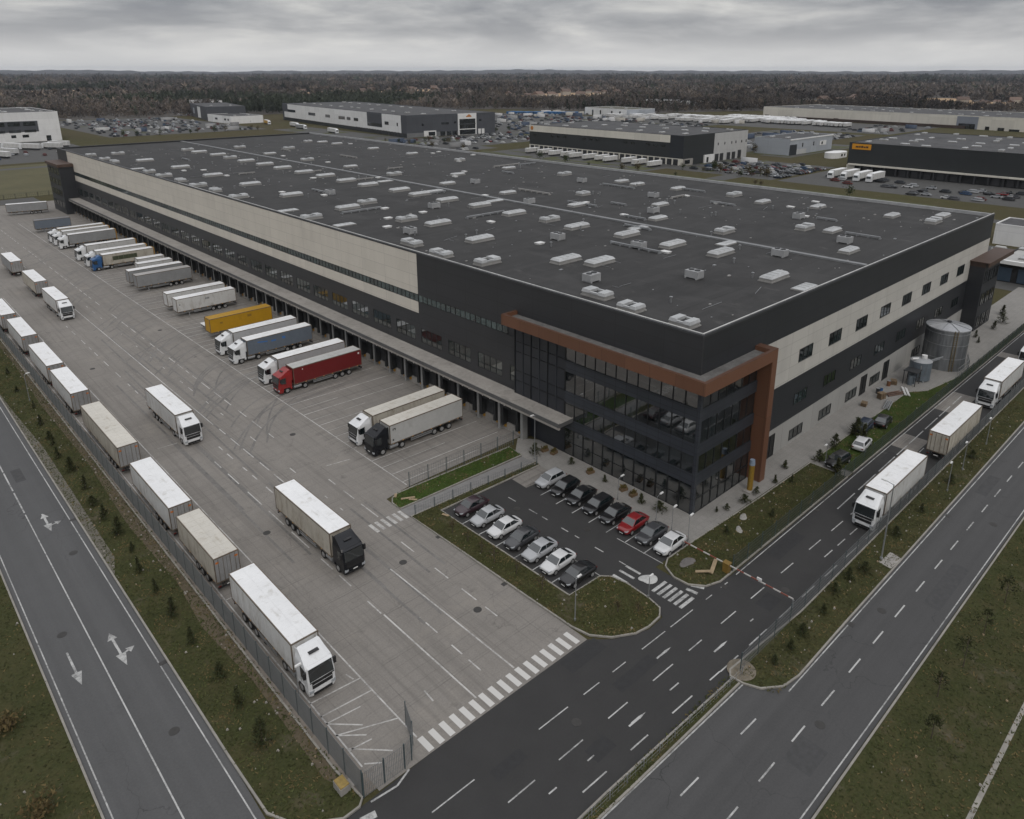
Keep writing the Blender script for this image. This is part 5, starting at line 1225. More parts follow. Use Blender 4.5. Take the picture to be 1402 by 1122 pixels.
for x,y,h in ((43.6,57.5,1.6),(43.8,55,1.5),(43.5,50.2,2.0),(43.9,47.2,1.8),(43.6,52.4,1.4),(44.1,43.6,1.8),(47.2,36.4,1.2),(48.6,35.0,1.0)):
    sapling(x,y,h,'thin bare sapling in the grass bed between yard and car park',CPG,leafy=40,col=(.06,.05,.025))
SHG='evergreen shrubs by the end wall and forecourt'
for x,y,h,z in ((84.2,38.6,1.2,.03),(89.2,36.2,1.7,.03),(88.0,33.2,2.2,.1),(94.4,36.6,2.0,.1),(98.6,34.6,2.8,.1),(100.2,36.2,2.6,.1),(104.2,35.6,1.4,.1),(62.9,63.9,1.6,.03),(64.6,58.6,1.0,.03),(64.4,52.6,1.0,.03),(63.9,46.4,1.3,.03),(64.2,43.9,1.4,.03),(70.2,38.6,.9,.03),(73.1,37.9,1.2,.03),(75.9,38.0,1.0,.03),(79.9,37.6,1.1,.03),(69,39.2,.7,.03),(81.6,36.2,1.0,.1),(72.8,34.2,1.0,.1),(66,36,.9,.1),(150,38.6,1.3,.03),(158,37.4,1.5,.03),(166,36.4,1.8,.03),(172,36.4,2.0,.03),(178,38,2.2,.03),(143.5,38.6,1.1,.03),(155,36,1.2,.03)):
    pine(x,y,h,'small dark evergreen shrub on the paving or lawn around the warehouse',SHG,z,1.25)
# planters on the forecourt
for x,y in ((64.5,63.6),(64.9,62.2),(64.7,55.4),(64.6,49.8),(64.5,48.2)):
    o=empty('planter',(x,y,.03),random.uniform(-.3,.3),'low wooden planter with dry plants along the glass office','planter','planters along the glass office')
    MB().box(-.5,-.3,0,.5,.3,.35).box(-.44,-.24,.35,.44,.24,.37).build('box',M('planter_wood',(.13,.085,.045),.8,.3,2),o)
    n=70; V,F,C=tri_cloud(np.random.uniform([-.4,-.22,.37],[.4,.22,.75],(n,3)),np.full(n,.2),np.tile([.09,.07,.025],(n,1)),.6); link('plants',tinted('plants',V,F,C),o)

# grass blades and small pale litter over the beds: uncountable
def inside(P, poly):
    x, y = P[:,0], P[:,1]; r = np.zeros(len(P), bool); n = len(poly)
    for i in range(n):
        x0,y0 = poly[i]; x1,y1 = poly[(i+1)%n]
        c = ((y0>y)!=(y1>y)) & (x < (x1-x0)*(y-y0)/(y1-y0+1e-12)+x0); r ^= c
    return r
def scatter(poly, dens):
    a = np.array(poly); lo, hi = a.min(0), a.max(0); n = int(np.prod(hi-lo)*dens); P = np.random.uniform(lo,hi,(n,2)); return P[inside(P,poly)]
gv=[]; 
for poly, dens, col in ((rect(13.5,37,18.9,215),22,(.052,.058,.022)),(rect(-14,44,4.9,140),10,(.048,.05,.022)),(rect(49,20.7,130,24.1),26,(.056,.055,.023)),(rect(40,4,130,13.5),14,(.044,.05,.019)),(PLANTER,30,(.056,.06,.024)),(N_BED,34,(.048,.078,.018)),(E_BED1,26,(.052,.058,.022)),(E_BED2,22,(.048,.068,.02)),(rect(28,24,48,24.9),30,(.05,.055,.02))):
    P2 = scatter(poly, dens); gv.append((P2,np.tile(col,(len(P2),1))))
P2 = np.concatenate([g[0] for g in gv]); Cc = np.concatenate([g[1] for g in gv])
pat = (np.sin(P2[:,0]*1.7+np.sin(P2[:,1]*.9)*2)+np.sin(P2[:,1]*1.3+np.sin(P2[:,0]*.7)*2)+np.random.normal(size=len(P2))*.8)
Cc = np.where((pat>1.1)[:,None], np.array([.095,.075,.035]), Cc); Cc = np.where((pat<-1.4)[:,None], Cc*.7, Cc)
V,F,C = tri_cloud(np.concatenate([P2,np.full((len(P2),1),.135)],1), np.full(len(P2),.15), Cc*1.12, .12, .3, .4, True)
tag(link('grass', tinted('grass',V,F,C)), kind='stuff')
lt=MB()
for poly, n in ((rect(13.6,37,18.8,160),150),(rect(17.6,40,18.9,160),260),(rect(-8,45,4.8,110),90),(rect(50,20.8,125,24),130),(rect(42,5,120,13.4),90),(PLANTER,40),(E_BED1,60),(E_BED2,40),(N_BED,16)):
    P=scatter(poly,1.0); 
    for k in np.random.choice(len(P),min(n,len(P)),False):
        x,y=P[k]; s=random.choice((.04,.05,.07,.11)); lt.hexa([(x-s,y-s*.7,.08),(x+s,y-s,.08),(x+s*.8,y+s,.08),(x-s,y+s*.6,.08),(x-s*.6,y-s*.5,.1+s),(x+s*.6,y-s*.6,.1+s*.8),(x+s*.5,y+s*.6,.1+s),(x-s*.5,y+s*.5,.1+s*.9)],random.choice((0,0,1)))
tag(lt.build('scattered_stones',[M('stone_pale',(.27,.25,.22),.9,.3,3),M('stone_tan',(.24,.18,.11),.9,.3,3)]),kind='stuff')

# ------------------------------------------------------------------ the estate behind
FWHITE = panel_mat('far_white', (.76,.76,.755), 1, 12, 4, .75, .6, .05)
FCREAM = panel_mat('far_cream', (.66,.63,.56), 1, 18, 9, .72, .6, .07)
FGREY = panel_mat('far_grey', (.066,.070,.08), 0, 9, 5, .75, .6, .06)
FLGREY = panel_mat('far_light_grey', (.46,.46,.455), 0, 12, 6, .8, .6, .04)
FDARK = panel_mat('far_dark', (.022,.025,.026), 1, 12, 5, .7, .5, .08)
FDARK2 = panel_mat('far_blueblack', (.018,.021,.027), 0, 12, 5, .7, .5, .08)
FBLUE = panel_mat('far_paleblue', (.36,.385,.42), 0, 8, 4, .8, .6, .05)
FGLASS = glass_mat('far_glass', (.02,.024,.027), .1, 1.8)
FRAMEW = M('far_white_trim', (.72,.72,.71), .6, .1, .3)
def building(label, x0, y0, x1, y1, h, wall, roofm=ROOF2, rz_=0.0, lights=24, name='warehouse', cat='warehouse'):
    o = empty(name, (x0, y0, 0), rz_, label, cat)
    w, d = x1-x0, y1-y0
    MB().box(0,0,-.1,w,d,h-.4).build('wall', wall, o)
    rf = MB().box(.3,.3,h-.4,w-.3,d-.3,h-.25).build('roof', roofm, o)
    MB().box(-.05,-.05,h-.4,w+.05,.3,h).box(-.05,.3,h-.4,.3,d,h).box(w-.3,.3,h-.4,w+.05,d,h).box(.3,d-.3,h-.4,w-.3,d+.05,h).build('parapet', wall, o)
    nx = max(2, int(math.sqrt(lights*w/d))); ny = max(2, lights//nx)
    for i in range(nx):
        for j in range(ny):
            if random.random() < .8:
                k = link('skylight', sk_mid if random.random() < .6 else vent_a, rf); k.location = (w*(i+.5)/nx+random.uniform(-2,2), d*(j+.5)/ny+random.uniform(-2,2), h-.25); k.rotation_euler = (0,0,random.choice((0,PI/2)))
    o['_d'] = 0; del o['_d']
    def face(f, u0, u1, z0, z1, mat, nm, out=.12, inn=.0):
        m = MB()
        if f == 'w': m.box(-out, u0, z0, inn, u1, z1)
        else: m.box(u0, -out, z0, u1, inn, z1)
        return m.build(nm, mat, o)
    return o, face
# far grey and white hall with entrance bay
o, F = building('wide grey and white warehouse with glazed entrance bay before the woods', 337,486,420,764,17,FGREY,rz_=math.radians(-7))
F('w',9,273,3.2,16.6,FWHITE,'white_cladding',.15); F('w',0,273,0,3.2,FDARK,'dock_band',.1)
F('w',42,70,5.6,16.75,FGREY,'grey_bay',.22); F('w',43,69,5.8,8.4,FGLASS,'window',.3)
F('w',262,273,9,16.8,FGREY,'grey_bay',.22); F('w',240,262,9,11.5,FGLASS,'window',.25)
for u, w_ in ((30,7),(22-8,2),(88,9),(104,8),(116,14),(150,11),(186,18)): F('w',u,u+w_,8.2,10.8,FGLASS,'window',.25)
for k in range(16): F('w',12+5.2*k,15.5+5.2*k,.2,3.4,DARKM,'dock_door',.3)
F('s',46.5,64.2,0,16.9,FRAMEW,'entrance_portal',.6); F('s',47.8,63,.3,12.6,FGLASS,'entrance_glazing',.75); F('s',47.4,63.4,4.2,4.8,FRAMEW,'entrance_canopy',1.2); F('s',47.4,63.4,8.4,8.8,FGREY,'entrance_beam',.9)
sg = MB(); 
for k,(a,z,w_,h_) in enumerate(((54.2,14.0,5.2,.9),(55.4,14.9,3.2,.7),(56.3,15.6,1.4,.5))): sg.box(a,-.68,z,a+w_,-.6,z+h_)
sg.build('sign_emblem', M('sign_orange_mark',(.45,.17,.03),.5,.2,1), o)
for u, z, w_ in ((13.5,8.6,1.6),(31,9,7),(43,9.4,2),(67,10.4,2),(74-6,10.4,1.4)): F('s',u,u+w_,z,z+1.6,FGLASS,'window',.1)
F('s',0,46,0,3.4,M('far_midgrey',(.16,.165,.17),.7,.15,.2),'lower_band',.1); F('s',15,26,.2,4.6,FRAMEW,'loading_bay',.5); F('s',19,25,.8,3.8,FGLASS,'window',.6)
for u in (31,37,42): F('s',u-1,u+3.4,.2,3.6,FGLASS,'window',.2)
for u in (66,69.5): F('s',u,u+2.6,.2,4.2,FRAMEW,'door',.3)
# dark and cream hall
o, F = building('dark warehouse with cream top band and a row of loading docks behind the big roof', 345,236,411,357,16.2,FDARK)
F('w',9,121,12.0,16.0,FCREAM,'cream_cladding',.2); F('w',0,9,3.9,16.1,FDARK2,'corner_panel',.15)
F('w',0,121,0,3.7,FCREAM,'dock_band',.3)
for k in range(28): F('w',3+4.2*k,6.0+4.2*k,.1,3.3,DARKM,'dock_door',.45)
for k in range(20): F('w',12+5.4*k,15+5.4*k,9.4,10.6,FGLASS,'window',.08) if random.random()<.65 else None
F('s',30,66,0,15.9,FLGREY,'pale_cladding',.2)
for u in (33.5,40.5,48,52.5,59,64): F('s',u,u+.9,9.0,10.5,FGLASS,'window',.3)
for u in (31.5,36.5,44,49.5,56): F('s',u,u+3.6,.1,4.2 if u<50 else 4.8,DARKM,'dock_door',.35)
F('s',20,29.6,0,4.4,FRAMEW,'entrance_portal',.8); F('s',22,24,.2,3.2,FGLASS,'door',.9); F('s',0,9,0,3.6,CONC,'base_block',.5); F('s',1,6,.9,3,FGLASS,'window',.6)
em = MB().tube((-.3,118.6,14.2),(-.2,118.6,14.2),1.3,1.3,20).build('sign_emblem', M('sign_orange_mark',(.45,.17,.03)), o)
# low office behind it
o, F = building('low pale blue office block beside the dark and cream warehouse', 436,221,494,245,9.8,FBLUE,lights=5,name='office_block',cat='office block')
F('s',0,9,0,6.3,FDARK2,'glass_front',.2); F('s',0,58,9.0,9.7,FRAMEW,'fascia',.3); F('s',9,22,0,3,FLGREY,'lower_band',.15)
for u in (16,31,44): F('s',u,u+1.2,4.2,6.6,FGLASS,'window',.1)
F('s',40,49,3.6,6.5,FRAMEW,'window_surround',.2); F('s',42,44,4.2,6,FGLASS,'window',.3)
# white banded annex vehicle-like pavilion
o = empty('pavilion', (438,197,0), 0, 'white rounded pavilion with dark openings before the low office', 'pavilion')
MB().prism([(a,b) for a,b in arc(4,0,4,90,270,8)]+[(16,-4),(20,-1.5),(20,1.5),(16,4)],0,3.3).build('shell', FRAMEW, o); MB().box(8,-4.1,1,10,-4.0,2.4).box(12,-4.1,1,13.4,-4.0,2.4).build('window', FGLASS, o)
# black hall with the orange sign
o, F = building('black warehouse with an orange sign and open docks at the estate edge', 385,20,480,163,15.2,FDARK,lights=60)
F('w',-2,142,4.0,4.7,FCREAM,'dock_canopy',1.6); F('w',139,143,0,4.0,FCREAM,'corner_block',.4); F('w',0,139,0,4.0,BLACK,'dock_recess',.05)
for k in range(24): F('w',2+5.8*k,2.7+5.8*k,0,4.0,DARKM,'dock_pillar',1.2)
for k in range(24):
    if random.random()<.75: F('w',3.8+5.8*k,6.8+5.8*k,.3,3.4,M('far_dock_door',(.03,.03,.032)),'dock_door',.25)
F('w',132.0,141.4,11.9,14.6,M('sign_orange',(.62,.27,.012),.5,.05,.5),'sign_board',.3)
lt_ = MB()   # worn dark lettering blocks, unreadable in the photo too
for u, w_, h_ in ((133.3,1.1,.9),(134.6,.9,.7),(135.7,1.2,.95),(137.1,.8,.9),(138.1,1.5,.75)): lt_.box(-.34,u,12.8,-.3,u+w_,12.8+h_)
lt_.build('sign_lettering', M('sign_dark',(.06,.03,.01)), o)
# long pale hall far right
o, F = building('very long cream warehouse standing before the woods', 738,70,840,436,11.5,FCREAM,lights=70,rz_=math.radians(-7.2))
F('w',140,158,0,10.8,M('far_blue_grey',(.22,.24,.28),.6,.1,.1),'grey_bay',.3); F('w',142,156,.2,4.6,FGLASS,'window',.5)
F('w',150,330,0,2.6,M('far_rust_dark',(.05,.032,.024),.8,.4,.2),'stacked_goods',2.2)
for k in range(30):
    u = 10+12*k; F('w',u,u+random.uniform(3,8),0,random.uniform(1.8,3.2),M('far_rust_dark',(.05,.032,.024),.8,.4,.2) if k>12 else FGLASS,'dock_door',.5)
# small white factory
o, F = building('small white factory with pale blue gable near the blue containers', 669,536,712,610,8.4,FWHITE,M('roof_moss',(.10,.098,.075),.9,.2,.05),lights=6,name='factory',cat='factory',rz_=math.radians(-9))
F('s',0,43,0,8.2,FBLUE,'blue_cladding',.15)
for u in (10,24,44,58): F('w',u,u+2.5,0,6,FGLASS,'door',.1)
# far left pair: white hall with dark glazed band, and the blue-white one
o, F = building('white warehouse with dark glazed band at the far end of the yard', 36,651,138,742,21,FWHITE,lights=30)
F('s',0,88,7.2,14.8,FGREY,'grey_band',.2)
for k in range(9): F('s',2+9.6*k,9.6+9.6*k,11.4,14.2,FGLASS,'window',.35); F('s',2+9.6*k,9.2+9.6*k,6.9,8.6,FGLASS,'window',.35)
for k in range(6): F('s',4+9*k,10.5+9*k,.1,5.6,DARKM,'dock_door',.3)
F('s',66,88,0,6.4,FRAMEW,'plinth',.15); F('s',70,73,3.2,5.2,FGLASS,'window',.25); F('s',77,81,3.2,5.2,FGLASS,'window',.25); F('s',92,95,.1,4,FGLASS,'door',.2)
o, F = building('dark grey hall with a white wing far behind the big roof', 304,797,343,905,14.2,FGREY,lights=4,rz_=math.radians(-12))
F('w',40,58,1,12.5,FWHITE,'white_panel',.15); F('w',80,88,4,10,FBLUE,'window',.2)
o, F = building('low white wing with blue scrawls in front of the dark grey hall', 303,735,336,793,7.2,FWHITE,lights=3)
for u, w_ in ((12,4),(33,6),(5,3)): F('w',u,u+w_,2.8,4.6,FDARK2,'window',.12)
# dock shed and white trailer at the right edge
o, F = building('low loading shed with pale roof edge beyond the end tower', 208,30,228,47.5,5.4,BLACK,M('shed_roof',(.38,.38,.37),.7,.2,.2),lights=2,name='loading_shed',cat='shed')
F('w',-1,18,4.6,5.5,FRAMEW,'roof_edge',1.0)
for k in range(4): F('w',1+4.4*k,4+4.4*k,.2,3.6,M('shed_door',(.03,.05,.075)),'dock_door',.2)
o, F = building('long white box store behind the loading shed', 254,20,268,60.5,6.2,FWHITE,lights=3,name='store',cat='store')

# ---- distant lorry trailers and cars: small, one mesh each
def far_trailer_mesh(L=13.6):
    m = MB().box(0,-1.28,1.15,L,1.28,3.95,0).box(-.02,-1.3,3.95,L+.02,1.3,4.02,1).box(.3,-1.05,.45,L-4,1.05,1.15,2).box(L-1.8,-1.05,.3,L-1.2,1.05,1.15,2)
    return m.mesh('trailer',[WHITE_T,ROOF_W,CHAS])
FT = far_trailer_mesh()
def far_lorry_mesh():
    m = MB().box(2.6,-1.28,1.15,16,1.28,3.95,0).box(2.58,-1.3,3.95,16.02,1.3,4.02,1).box(.3,-1.05,.3,15,1.05,1.15,2)
    m.loft([[(0,-1.24,.4),(0,1.24,.4),(2.2,1.24,.4),(2.2,-1.24,.4)],[(0,-1.24,1.7),(0,1.24,1.7),(2.2,1.24,1.7),(2.2,-1.24,1.7)],[(.25,-1.2,2.9),(.25,1.2,2.9),(2.2,1.2,2.9),(2.2,-1.2,2.9)],[(1.3,-1.0,3.8),(1.3,1.0,3.8),(2.2,1.0,3.8),(2.2,-1.0,3.8)]],3)
    m.hexa([(-.03,-1.05,1.75),(0.1,-1.05,1.75),(.1,1.05,1.75),(-.03,1.05,1.75),(.2,-1.02,2.8),(.4,-1.02,2.8),(.4,1.02,2.8),(.2,1.02,2.8)],4)
    return m.mesh('lorry',[WHITE_T,ROOF_W,CHAS,CABW,SCREEN])
FLM = far_lorry_mesh()
def far_one(me, name, x, y, h, label, cat, group, mp=None, s=1):
    o = link(name, me); o.location = (x,y,0); o.rotation_euler = (0,0,h); o.scale=(s,s,s)
    if mp: recolor(o, mp)
    return tag(o, label, cat, group)
for i, y in enumerate((139.5,145.2,151.6,157.6)):
    far_one(FLM,'lorry',355-(i%2)*.8,y,0,('nearest','second','third','farthest')[i]+' of four white lorries backed onto the black warehouse docks','lorry','white lorries at the black warehouse')
WL='white trailers standing in long rows before the cream hall'
rows = [(690,300,30),(706,330,30),(722,360,26),(738,380,20),(700,420,24)]
for x0, y0, n in rows:
    for k in range(n):
        if random.random()<.85: far_one(FT,'trailer',x0+random.uniform(-3,3),y0+k*3.6+random.uniform(-.3,.3),random.uniform(-.06,.06),'white trailer parked in a long row before the cream hall','trailer',WL)
WL2='white trailers crowded behind the dark and cream warehouse'
for k in range(60):
    if random.random()<.85: far_one(FT,'trailer',random.choice((652,672,690)),400+k*2.9,random.uniform(-.1,.1),'white trailer crowded behind the dark and cream warehouse','trailer',WL2)
BL='blue containers stacked by the small factory'
blue_me = MB().box(0,-1.25,0,12.2,1.25,2.6,0).box(-.02,-1.27,2.5,12.22,1.27,2.62,1).mesh('container',[M('container_blue',(.03,.13,.30),.5,.2,.3,rand=.4),M('container_rim',(.04,.15,.34),.5,.2,.3)])
for k in range(24): far_one(blue_me,'container',675-k*2.2+random.uniform(-4,4),612+k*3.1,random.uniform(-.05,.05),'blue container in the row beside the small factory','container',BL)
for i,(x,y,h) in enumerate(((52,565,-1.2),(60,560,-1.2),(69,556,-1.25),(78,548,-1.2),(84,566,-1.1),(100,590,-1.0),(112,588,-1.0),(118,600,-.9),(40,560,-1.2),(92,604,-1.0))):
    far_one(FLM,'lorry',x,y,h,'white lorry parked on the apron of the far white warehouse','lorry','lorries on the apron of the far white warehouse')
for i,(x,y,h) in enumerate(((322,735,1.5),(318,748,1.5),(326,700,1.4),(330,650,1.5),(322,620,1.6),(319,560,1.5))):
    far_one(FLM,'lorry',x,y,h,'lorry parked beside the white wall of the grey and white warehouse','lorry','lorries beside the grey and white warehouse',{'trailer_white':(BLUEG,WHITE_T,YEL_T,WHITE_T,GREY_T,WHITE_T)[i]})
for k in range(11):
    far_one(FT,'trailer',326+random.uniform(-2,2),246+k*9.4+random.uniform(-2,2),0,'white trailer at the docks of the dark and cream warehouse','trailer','trailers at the dark and cream warehouse',None,.82)
fc = MB(); fc.loft([[(0,-.8,.25),(0,.8,.25),(4.2,.8,.25),(4.2,-.8,.25)],[(0,-.85,.7),(0,.85,.7),(4.2,.85,.8),(4.2,-.85,.8)],[(1.0,-.8,.9),(1.0,.8,.9),(3.9,.8,.92),(3.9,-.8,.92)]],0)
fc.loft([[(1.0,-.8,.9),(1.0,.8,.9),(3.9,.8,.9),(3.9,-.8,.9)],[(1.7,-.62,1.4),(1.7,.62,1.4),(3.3,.62,1.42),(3.3,-.62,1.42)]],1); fc.box(1.75,-.6,1.41,3.25,.6,1.45,0); fc.box(.5,-.86,.02,1.1,.86,.6,2).box(3.1,-.86,.02,3.7,.86,.6,2)
FC = fc.mesh('parked_car',[CARS['white'],SCREEN,BLACK])
def lot(x0,y0,x1,y1,n,where):
    cnt=0
    for k in range(n):
        y = y0+random.randrange(max(1,int((y1-y0)/9)))*9; x = x0+random.randrange(max(1,int((x1-x0)/2.9)))*2.9
        c = random.choice(('white','silver','silver','black','black','grey','grey','red','blue'))
        far_one(FC,'parked_car',x,y+random.uniform(-.3,.3),PI/2*random.choice((1,-1)),'small %s car in the car park %s'%(c,where),'car','cars in the car park '+where,{'car_white':CARS[c]} if c!='white' else None)
lot(338,178,392,228,72,'between the black and the dark cream warehouses')
lot(345,420,412,476,45,'before the grey and white warehouse entrance')
lot(428,490,640,630,60,'beyond the grey and white warehouse')
lot(185,670,290,880,75,'far behind the back edge of the big roof')
lot(332,60,368,136,14,'on the apron of the black warehouse')
cv, cf, cc = [], [], []
def mini(x, y, h, L, Wd, H, col, cab):
    ca, sa = math.cos(h), math.sin(h); b0 = len(cv)
    for z, k in ((.25,1.0),(H*.55 if cab else H,1.0)) + (((H*.56,.8),(H,.55)) if cab else ()):
        for u, v in ((-L/2*k,-Wd/2*(1 if k==1 else .9)),(L/2*k,-Wd/2*(1 if k==1 else .9)),(L/2*k,Wd/2*(1 if k==1 else .9)),(-L/2*k,Wd/2*(1 if k==1 else .9))):
            cv.append((x+u*ca-v*sa, y+u*sa+v*ca, z)); cc.append(col if (k == 1.0 or z > H*.9) else (.02,.025,.03))
    n = (len(cv)-b0)//4
    for j in range(n-1):
        for q in range(4): cf.append((b0+j*4+q, b0+j*4+(q+1)%4, b0+j*4+4+(q+1)%4, b0+j*4+4+q))
    cf.append(tuple(b0+4*(n-1)+q for q in range(4)))
PAL = ((.36,.36,.36),(.3,.31,.32),(.05,.05,.055),(.02,.022,.025),(.08,.08,.085),(.3,.31,.32),(.012,.012,.013),(.03,.032,.036),(.02,.02,.022),(.09,.02,.016),(.025,.05,.10),(.45,.45,.44))
for (x0,y0,x1,y1,n,big) in ((175,655,298,900,430,.10),(302,385,336,480,60,.2),(345,402,636,476,330,.03),(424,485,655,638,420,.10),(338,176,398,234,120,.02),(332,24,372,170,60,.1),(432,252,615,326,260,.12),(645,245,755,300,50,.4),(504,484,640,556,150,.2),(565,604,700,686,160,.35),(202,24,248,68,36,.15),(312,910,372,995,60,.1),(30,505,130,640,60,.15),(652,395,712,570,70,.6)):
    for k in range(n):
        row = random.randrange(max(1,int((y1-y0)/8))); x = x0+random.randrange(max(1,int((x1-x0)/2.8)))*2.8; y = y0+row*8+random.uniform(-.4,.4)
        if random.random() < .45: continue
        if random.random() < big*.55: mini(x, y, random.choice((0,PI/2,.1)), random.uniform(7,13.5), 2.5, random.uniform(2.6,3.9), random.choice(((.5,.5,.5),(.45,.45,.44),(.5,.5,.5),(.2,.2,.2),(.3,.3,.3),(.4,.38,.34),(.06,.08,.12))), False)
        else: mini(x, y, PI/2+random.uniform(-.05,.05), 4.4, 1.8, 1.45, random.choice(PAL), True)
tag(link('parked_vehicles', tinted('parked_vehicles', cv, cf, cc, tint_mat('vehicle_tint', .4, False))), kind='stuff')
# trees and bushes dotted over the estate
def big_tree(x,y,h,label,group,con=False):
    o = empty('estate_tree',(x,y,0),random.uniform(0,6),label,'tree',group)
    MB().tube((0,0,0),(0,0,h*.6),h*.03,h*.01,6).build('trunk',BARK,o)
    n=160; P=np.random.normal(size=(n,3))*[h*.17,h*.17,h*.2]+[0,0,h*.62]
    col=[.03,.04,.016] if con else [.075,.062,.035]; V,F_,C=tri_cloud(P,np.full(n,h*.10),np.tile(col,(n,1)),.4); link('crown',tinted('crown',V,F_,C),o)
for k in range(70):
    r_ = random.choice(((300,95,312,340),(425,240,470,470),(175,640,300,660),(300,385,335,480),(330,182,345,232),(420,470,440,640)))
    big_tree(random.uniform(r_[0],r_[2]),random.uniform(r_[1],r_[3]),random.uniform(2.2,5.5),'small shrubby tree dotted between the car parks of the estate','trees dotted over the estate',random.random()<.5)
fence('mesh_fence','dark post fence along the olive field beyond the yard',[(20,361.5),(96,361.5)],4,1.8,.6,.03,2,mesh=DARKM,post=DARKM,pw=.14)

# ---- woods to the horizon: an uncountable mass
def az_edge():
    A = np.radians([-8,0,12.7,19.7,24.6,33,41.7,50,53.6,58.8,63,70,77,86,96]); Rr = np.array([940,950,935,960,955,1010,1040,975,950,1015,1050,1090,1140,1160,1160]); return A, Rr
A_, R_E = az_edge()
def ring(n, r0, r1):
    a = np.random.uniform(A_[0],A_[-1],n); r = np.sqrt(np.random.uniform(r0*r0,r1*r1,n)); return a, r
CLEAR = [(1130,1060,210,120,.5),(1260,1120,160,110,.2),(470,2080,200,230,.3),(1010,1560,260,170,.4),(1270,560,150,60,-.2),(1330,340,120,130,.1),(1180,1600,190,150,0),(1420,470,160,60,.2)]
def clear(x,y):
    m = np.zeros(len(x),bool)
    for cx,cy,a,b,t in CLEAR:
        u=(x-cx)*math.cos(t)+(y-cy)*math.sin(t); v=-(x-cx)*math.sin(t)+(y-cy)*math.cos(t); m |= (u/a)**2+(v/b)**2<1
    return m
def conif(x,y):
    f = np.sin(x*.0031+1.3+np.sin(y*.0017)*2)*np.sin(y*.0027+.4+np.sin(x*.0013)*2)+.35*np.sin(x*.011)*np.sin(y*.013)
    return f>.72
SAND = M('sandy_clearing',(.36,.245,.14),.95,.35,.02,world=True,stain=(.16,.12,.07))
for i,(cx,cy,a,b,t) in enumerate(CLEAR):
    struct('clearing', MB().poly([(cx+a*math.cos(k*PI/12)*math.cos(t)-b*math.sin(k*PI/12)*math.sin(t),cy+a*math.cos(k*PI/12)*math.sin(t)+b*math.sin(k*PI/12)*math.cos(t),.05+.01*i) for k in range(24)]), SAND)
def wood(n, r0, r1, hgt, wid, npt, tsize, near_edge, asp, col_k=1.0):
    a,r = ring(n,r0,r1); ok = r > np.interp(a,A_,R_E)+near_edge
    x,y = r*np.sin(a), r*np.cos(a); ok &= ~clear(x,y); x,y = x[ok],y[ok]; n=len(x)
    con = conif(x,y)|(np.random.uniform(size=n)<.05)
    pal = np.array([[.084,.071,.062],[.073,.063,.056],[.096,.079,.066],[.081,.071,.064],[.108,.087,.068],[.064,.057,.052]])
    col = pal[np.random.randint(0,len(pal),n)]*np.random.uniform(.7,1.3,(n,1)); col[con] = np.array([.036,.042,.030])*np.random.uniform(.7,1.4,(con.sum(),1))
    patch = (np.sin(x*.004+np.sin(y*.006))+np.sin(y*.0052+x*.002))[:,None]*.22+(np.sin(x*.021+np.sin(y*.013)*2)*np.sin(y*.019+np.sin(x*.011)*2))[:,None]*.3; col = np.clip(col*(1+patch)*col_k,.01,1)
    h = hgt*np.random.uniform(.55,1.3,n)*np.where(con,1.15,1)*(1+.3*np.sin(x*.017+np.sin(y*.009))*np.sin(y*.015)); w = wid*np.random.uniform(.7,1.3,n)*np.where(con,.6,1)
    q = np.random.normal(size=(n,npt,3)); q /= np.linalg.norm(q,axis=2,keepdims=True); q *= np.random.uniform(.35,1,(n,npt,1))**.6
    z = .55+.43*q[:,:,2]; taper = np.where(con[:,None],1.15*(1-z)+.1,1.0)
    P = np.stack([x[:,None]+w[:,None]*.5*q[:,:,0]*taper, y[:,None]+w[:,None]*.5*q[:,:,1]*taper, h[:,None]*z],2).reshape(-1,3)
    V,F_,C = tri_cloud(P, np.repeat(tsize*h/hgt,npt), np.repeat(col,npt,0), .55, .3, asp)
    return V,F_,C
VV=[];FF=[];CC=[];base=0
for args in ((15000,935,1500,11.5,8,30,2.1,0,.28),(2600,935,1300,10,7,46,1.5,-18,.28),(21000,1500,3000,12.5,14,18,4.6,0,.4),(22000,3000,8200,13,34,12,11,0,.5,.9)):
    V,F_,C = wood(*args); VV.append(V);FF.append(F_+base);CC.append(C);base+=len(V)
tag(link('woods', tinted('woods',np.concatenate(VV),np.concatenate(FF),np.concatenate(CC))),kind='stuff')
sheet('forest_floor',[(r*math.sin(a),r*math.cos(a)) for a,r in zip(A_,R_E)]+[(13000*math.sin(a),13000*math.cos(a)) for a in A_[::-1]],-.01,M('forest_floor',(.068,.06,.052),1,.35,.01,world=True))
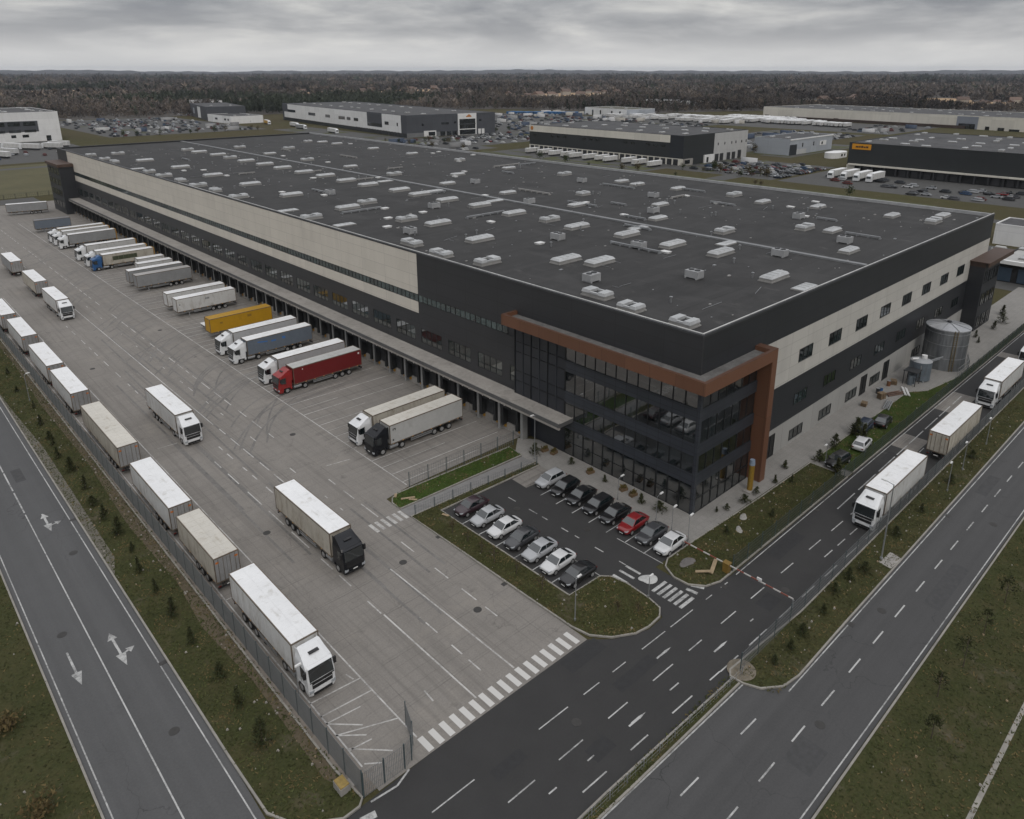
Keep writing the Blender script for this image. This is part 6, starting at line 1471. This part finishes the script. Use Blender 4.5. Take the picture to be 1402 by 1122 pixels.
# low wooded hills at the horizon
hv=[];hf=[]
na=520
for j,(r,base_h) in enumerate(((8000,0),(9000,28),(10500,46),(12500,50))):
    for i in range(na):
        a=math.radians(-12+112*i/(na-1)); hh=base_h*(1+.18*math.sin(a*9+1)+.12*math.sin(a*23+j)+.10*math.sin(a*61+2*j)+.06*math.sin(a*173+j)+.05*math.sin(a*311)); hv.append((r*math.sin(a),r*math.cos(a),hh-1))
for j in range(3):
    for i in range(na-1): p=j*na+i; hf.append((p,p+na,p+na+1,p+1))
hm=MB(); hm.v=hv; hm.f=[tuple(reversed(f)) for f in hf]; hm.m=[0]*len(hf)
struct('hills',hm,M('hill_woods',(.042,.042,.046),1,.4,.004,world=True))
# houses and barns of the villages in the woods
hs=MB().box(-5,-4,0,5,4,4.2,0); hs.hexa([(-5.4,-4.4,4.2),(5.4,-4.4,4.2),(5.4,4.4,4.2),(-5.4,4.4,4.2),(-5.4,-.1,7),(5.4,-.1,7),(5.4,.1,7),(-5.4,.1,7)],1)
HM=hs.mesh('house',[M('house_plaster',(.48,.44,.39),.8,.15,.5,rand=.4),M('house_roof_tile',(.17,.115,.09),.8,.25,.5,rand=.5)])
for cx,cy,n,sx,sy in ((1130,1060,9,150,70),(1260,1120,6,100,70),(470,2080,5,120,140),(1010,1560,8,180,100),(1290,560,9,90,40),(1340,350,9,80,90),(2900,3900,9,900,300),(1180,1600,6,100,100)):
    for k in range(n): 
        o=far_one(HM,'house',cx+random.uniform(-sx,sx),cy+random.uniform(-sy,sy),random.uniform(0,3),'small pale house of a village among the far woods','house','village houses among the woods',None,random.uniform(.9,1.9))
o, F = building('white hall half hidden among the bare trees of the woods', 905,600,935,690,9.5,FWHITE,lights=4)
o, F = building('white shed among the trees behind the dark grey hall', 372,985,400,1030,13,FWHITE,lights=2,name='shed',cat='shed')


# ------------------------------------------------------------------ thin autumn haze
hzm = bpy.data.materials.new('haze_air'); hzm.use_nodes = True; hn = hzm.node_tree
hn.nodes.remove(hn.nodes['Principled BSDF']); pv = hn.nodes.new('ShaderNodeVolumePrincipled')
pv.inputs['Color'].default_value = (.78,.85,.97,1); pv.inputs['Density'].default_value = 4e-5; pv.inputs['Anisotropy'].default_value = .0
hn.links.new(pv.outputs[0], hn.nodes['Material Output'].inputs['Volume'])
tag(MB().box(-14500,-3500,-3,14500,14500,105).build('haze', hzm), kind='stuff')
def apply_recolors():
    for o_, mp_ in LATER: recolor_now(o_, {k: v for k, v in mp_.items()})
apply_recolors()
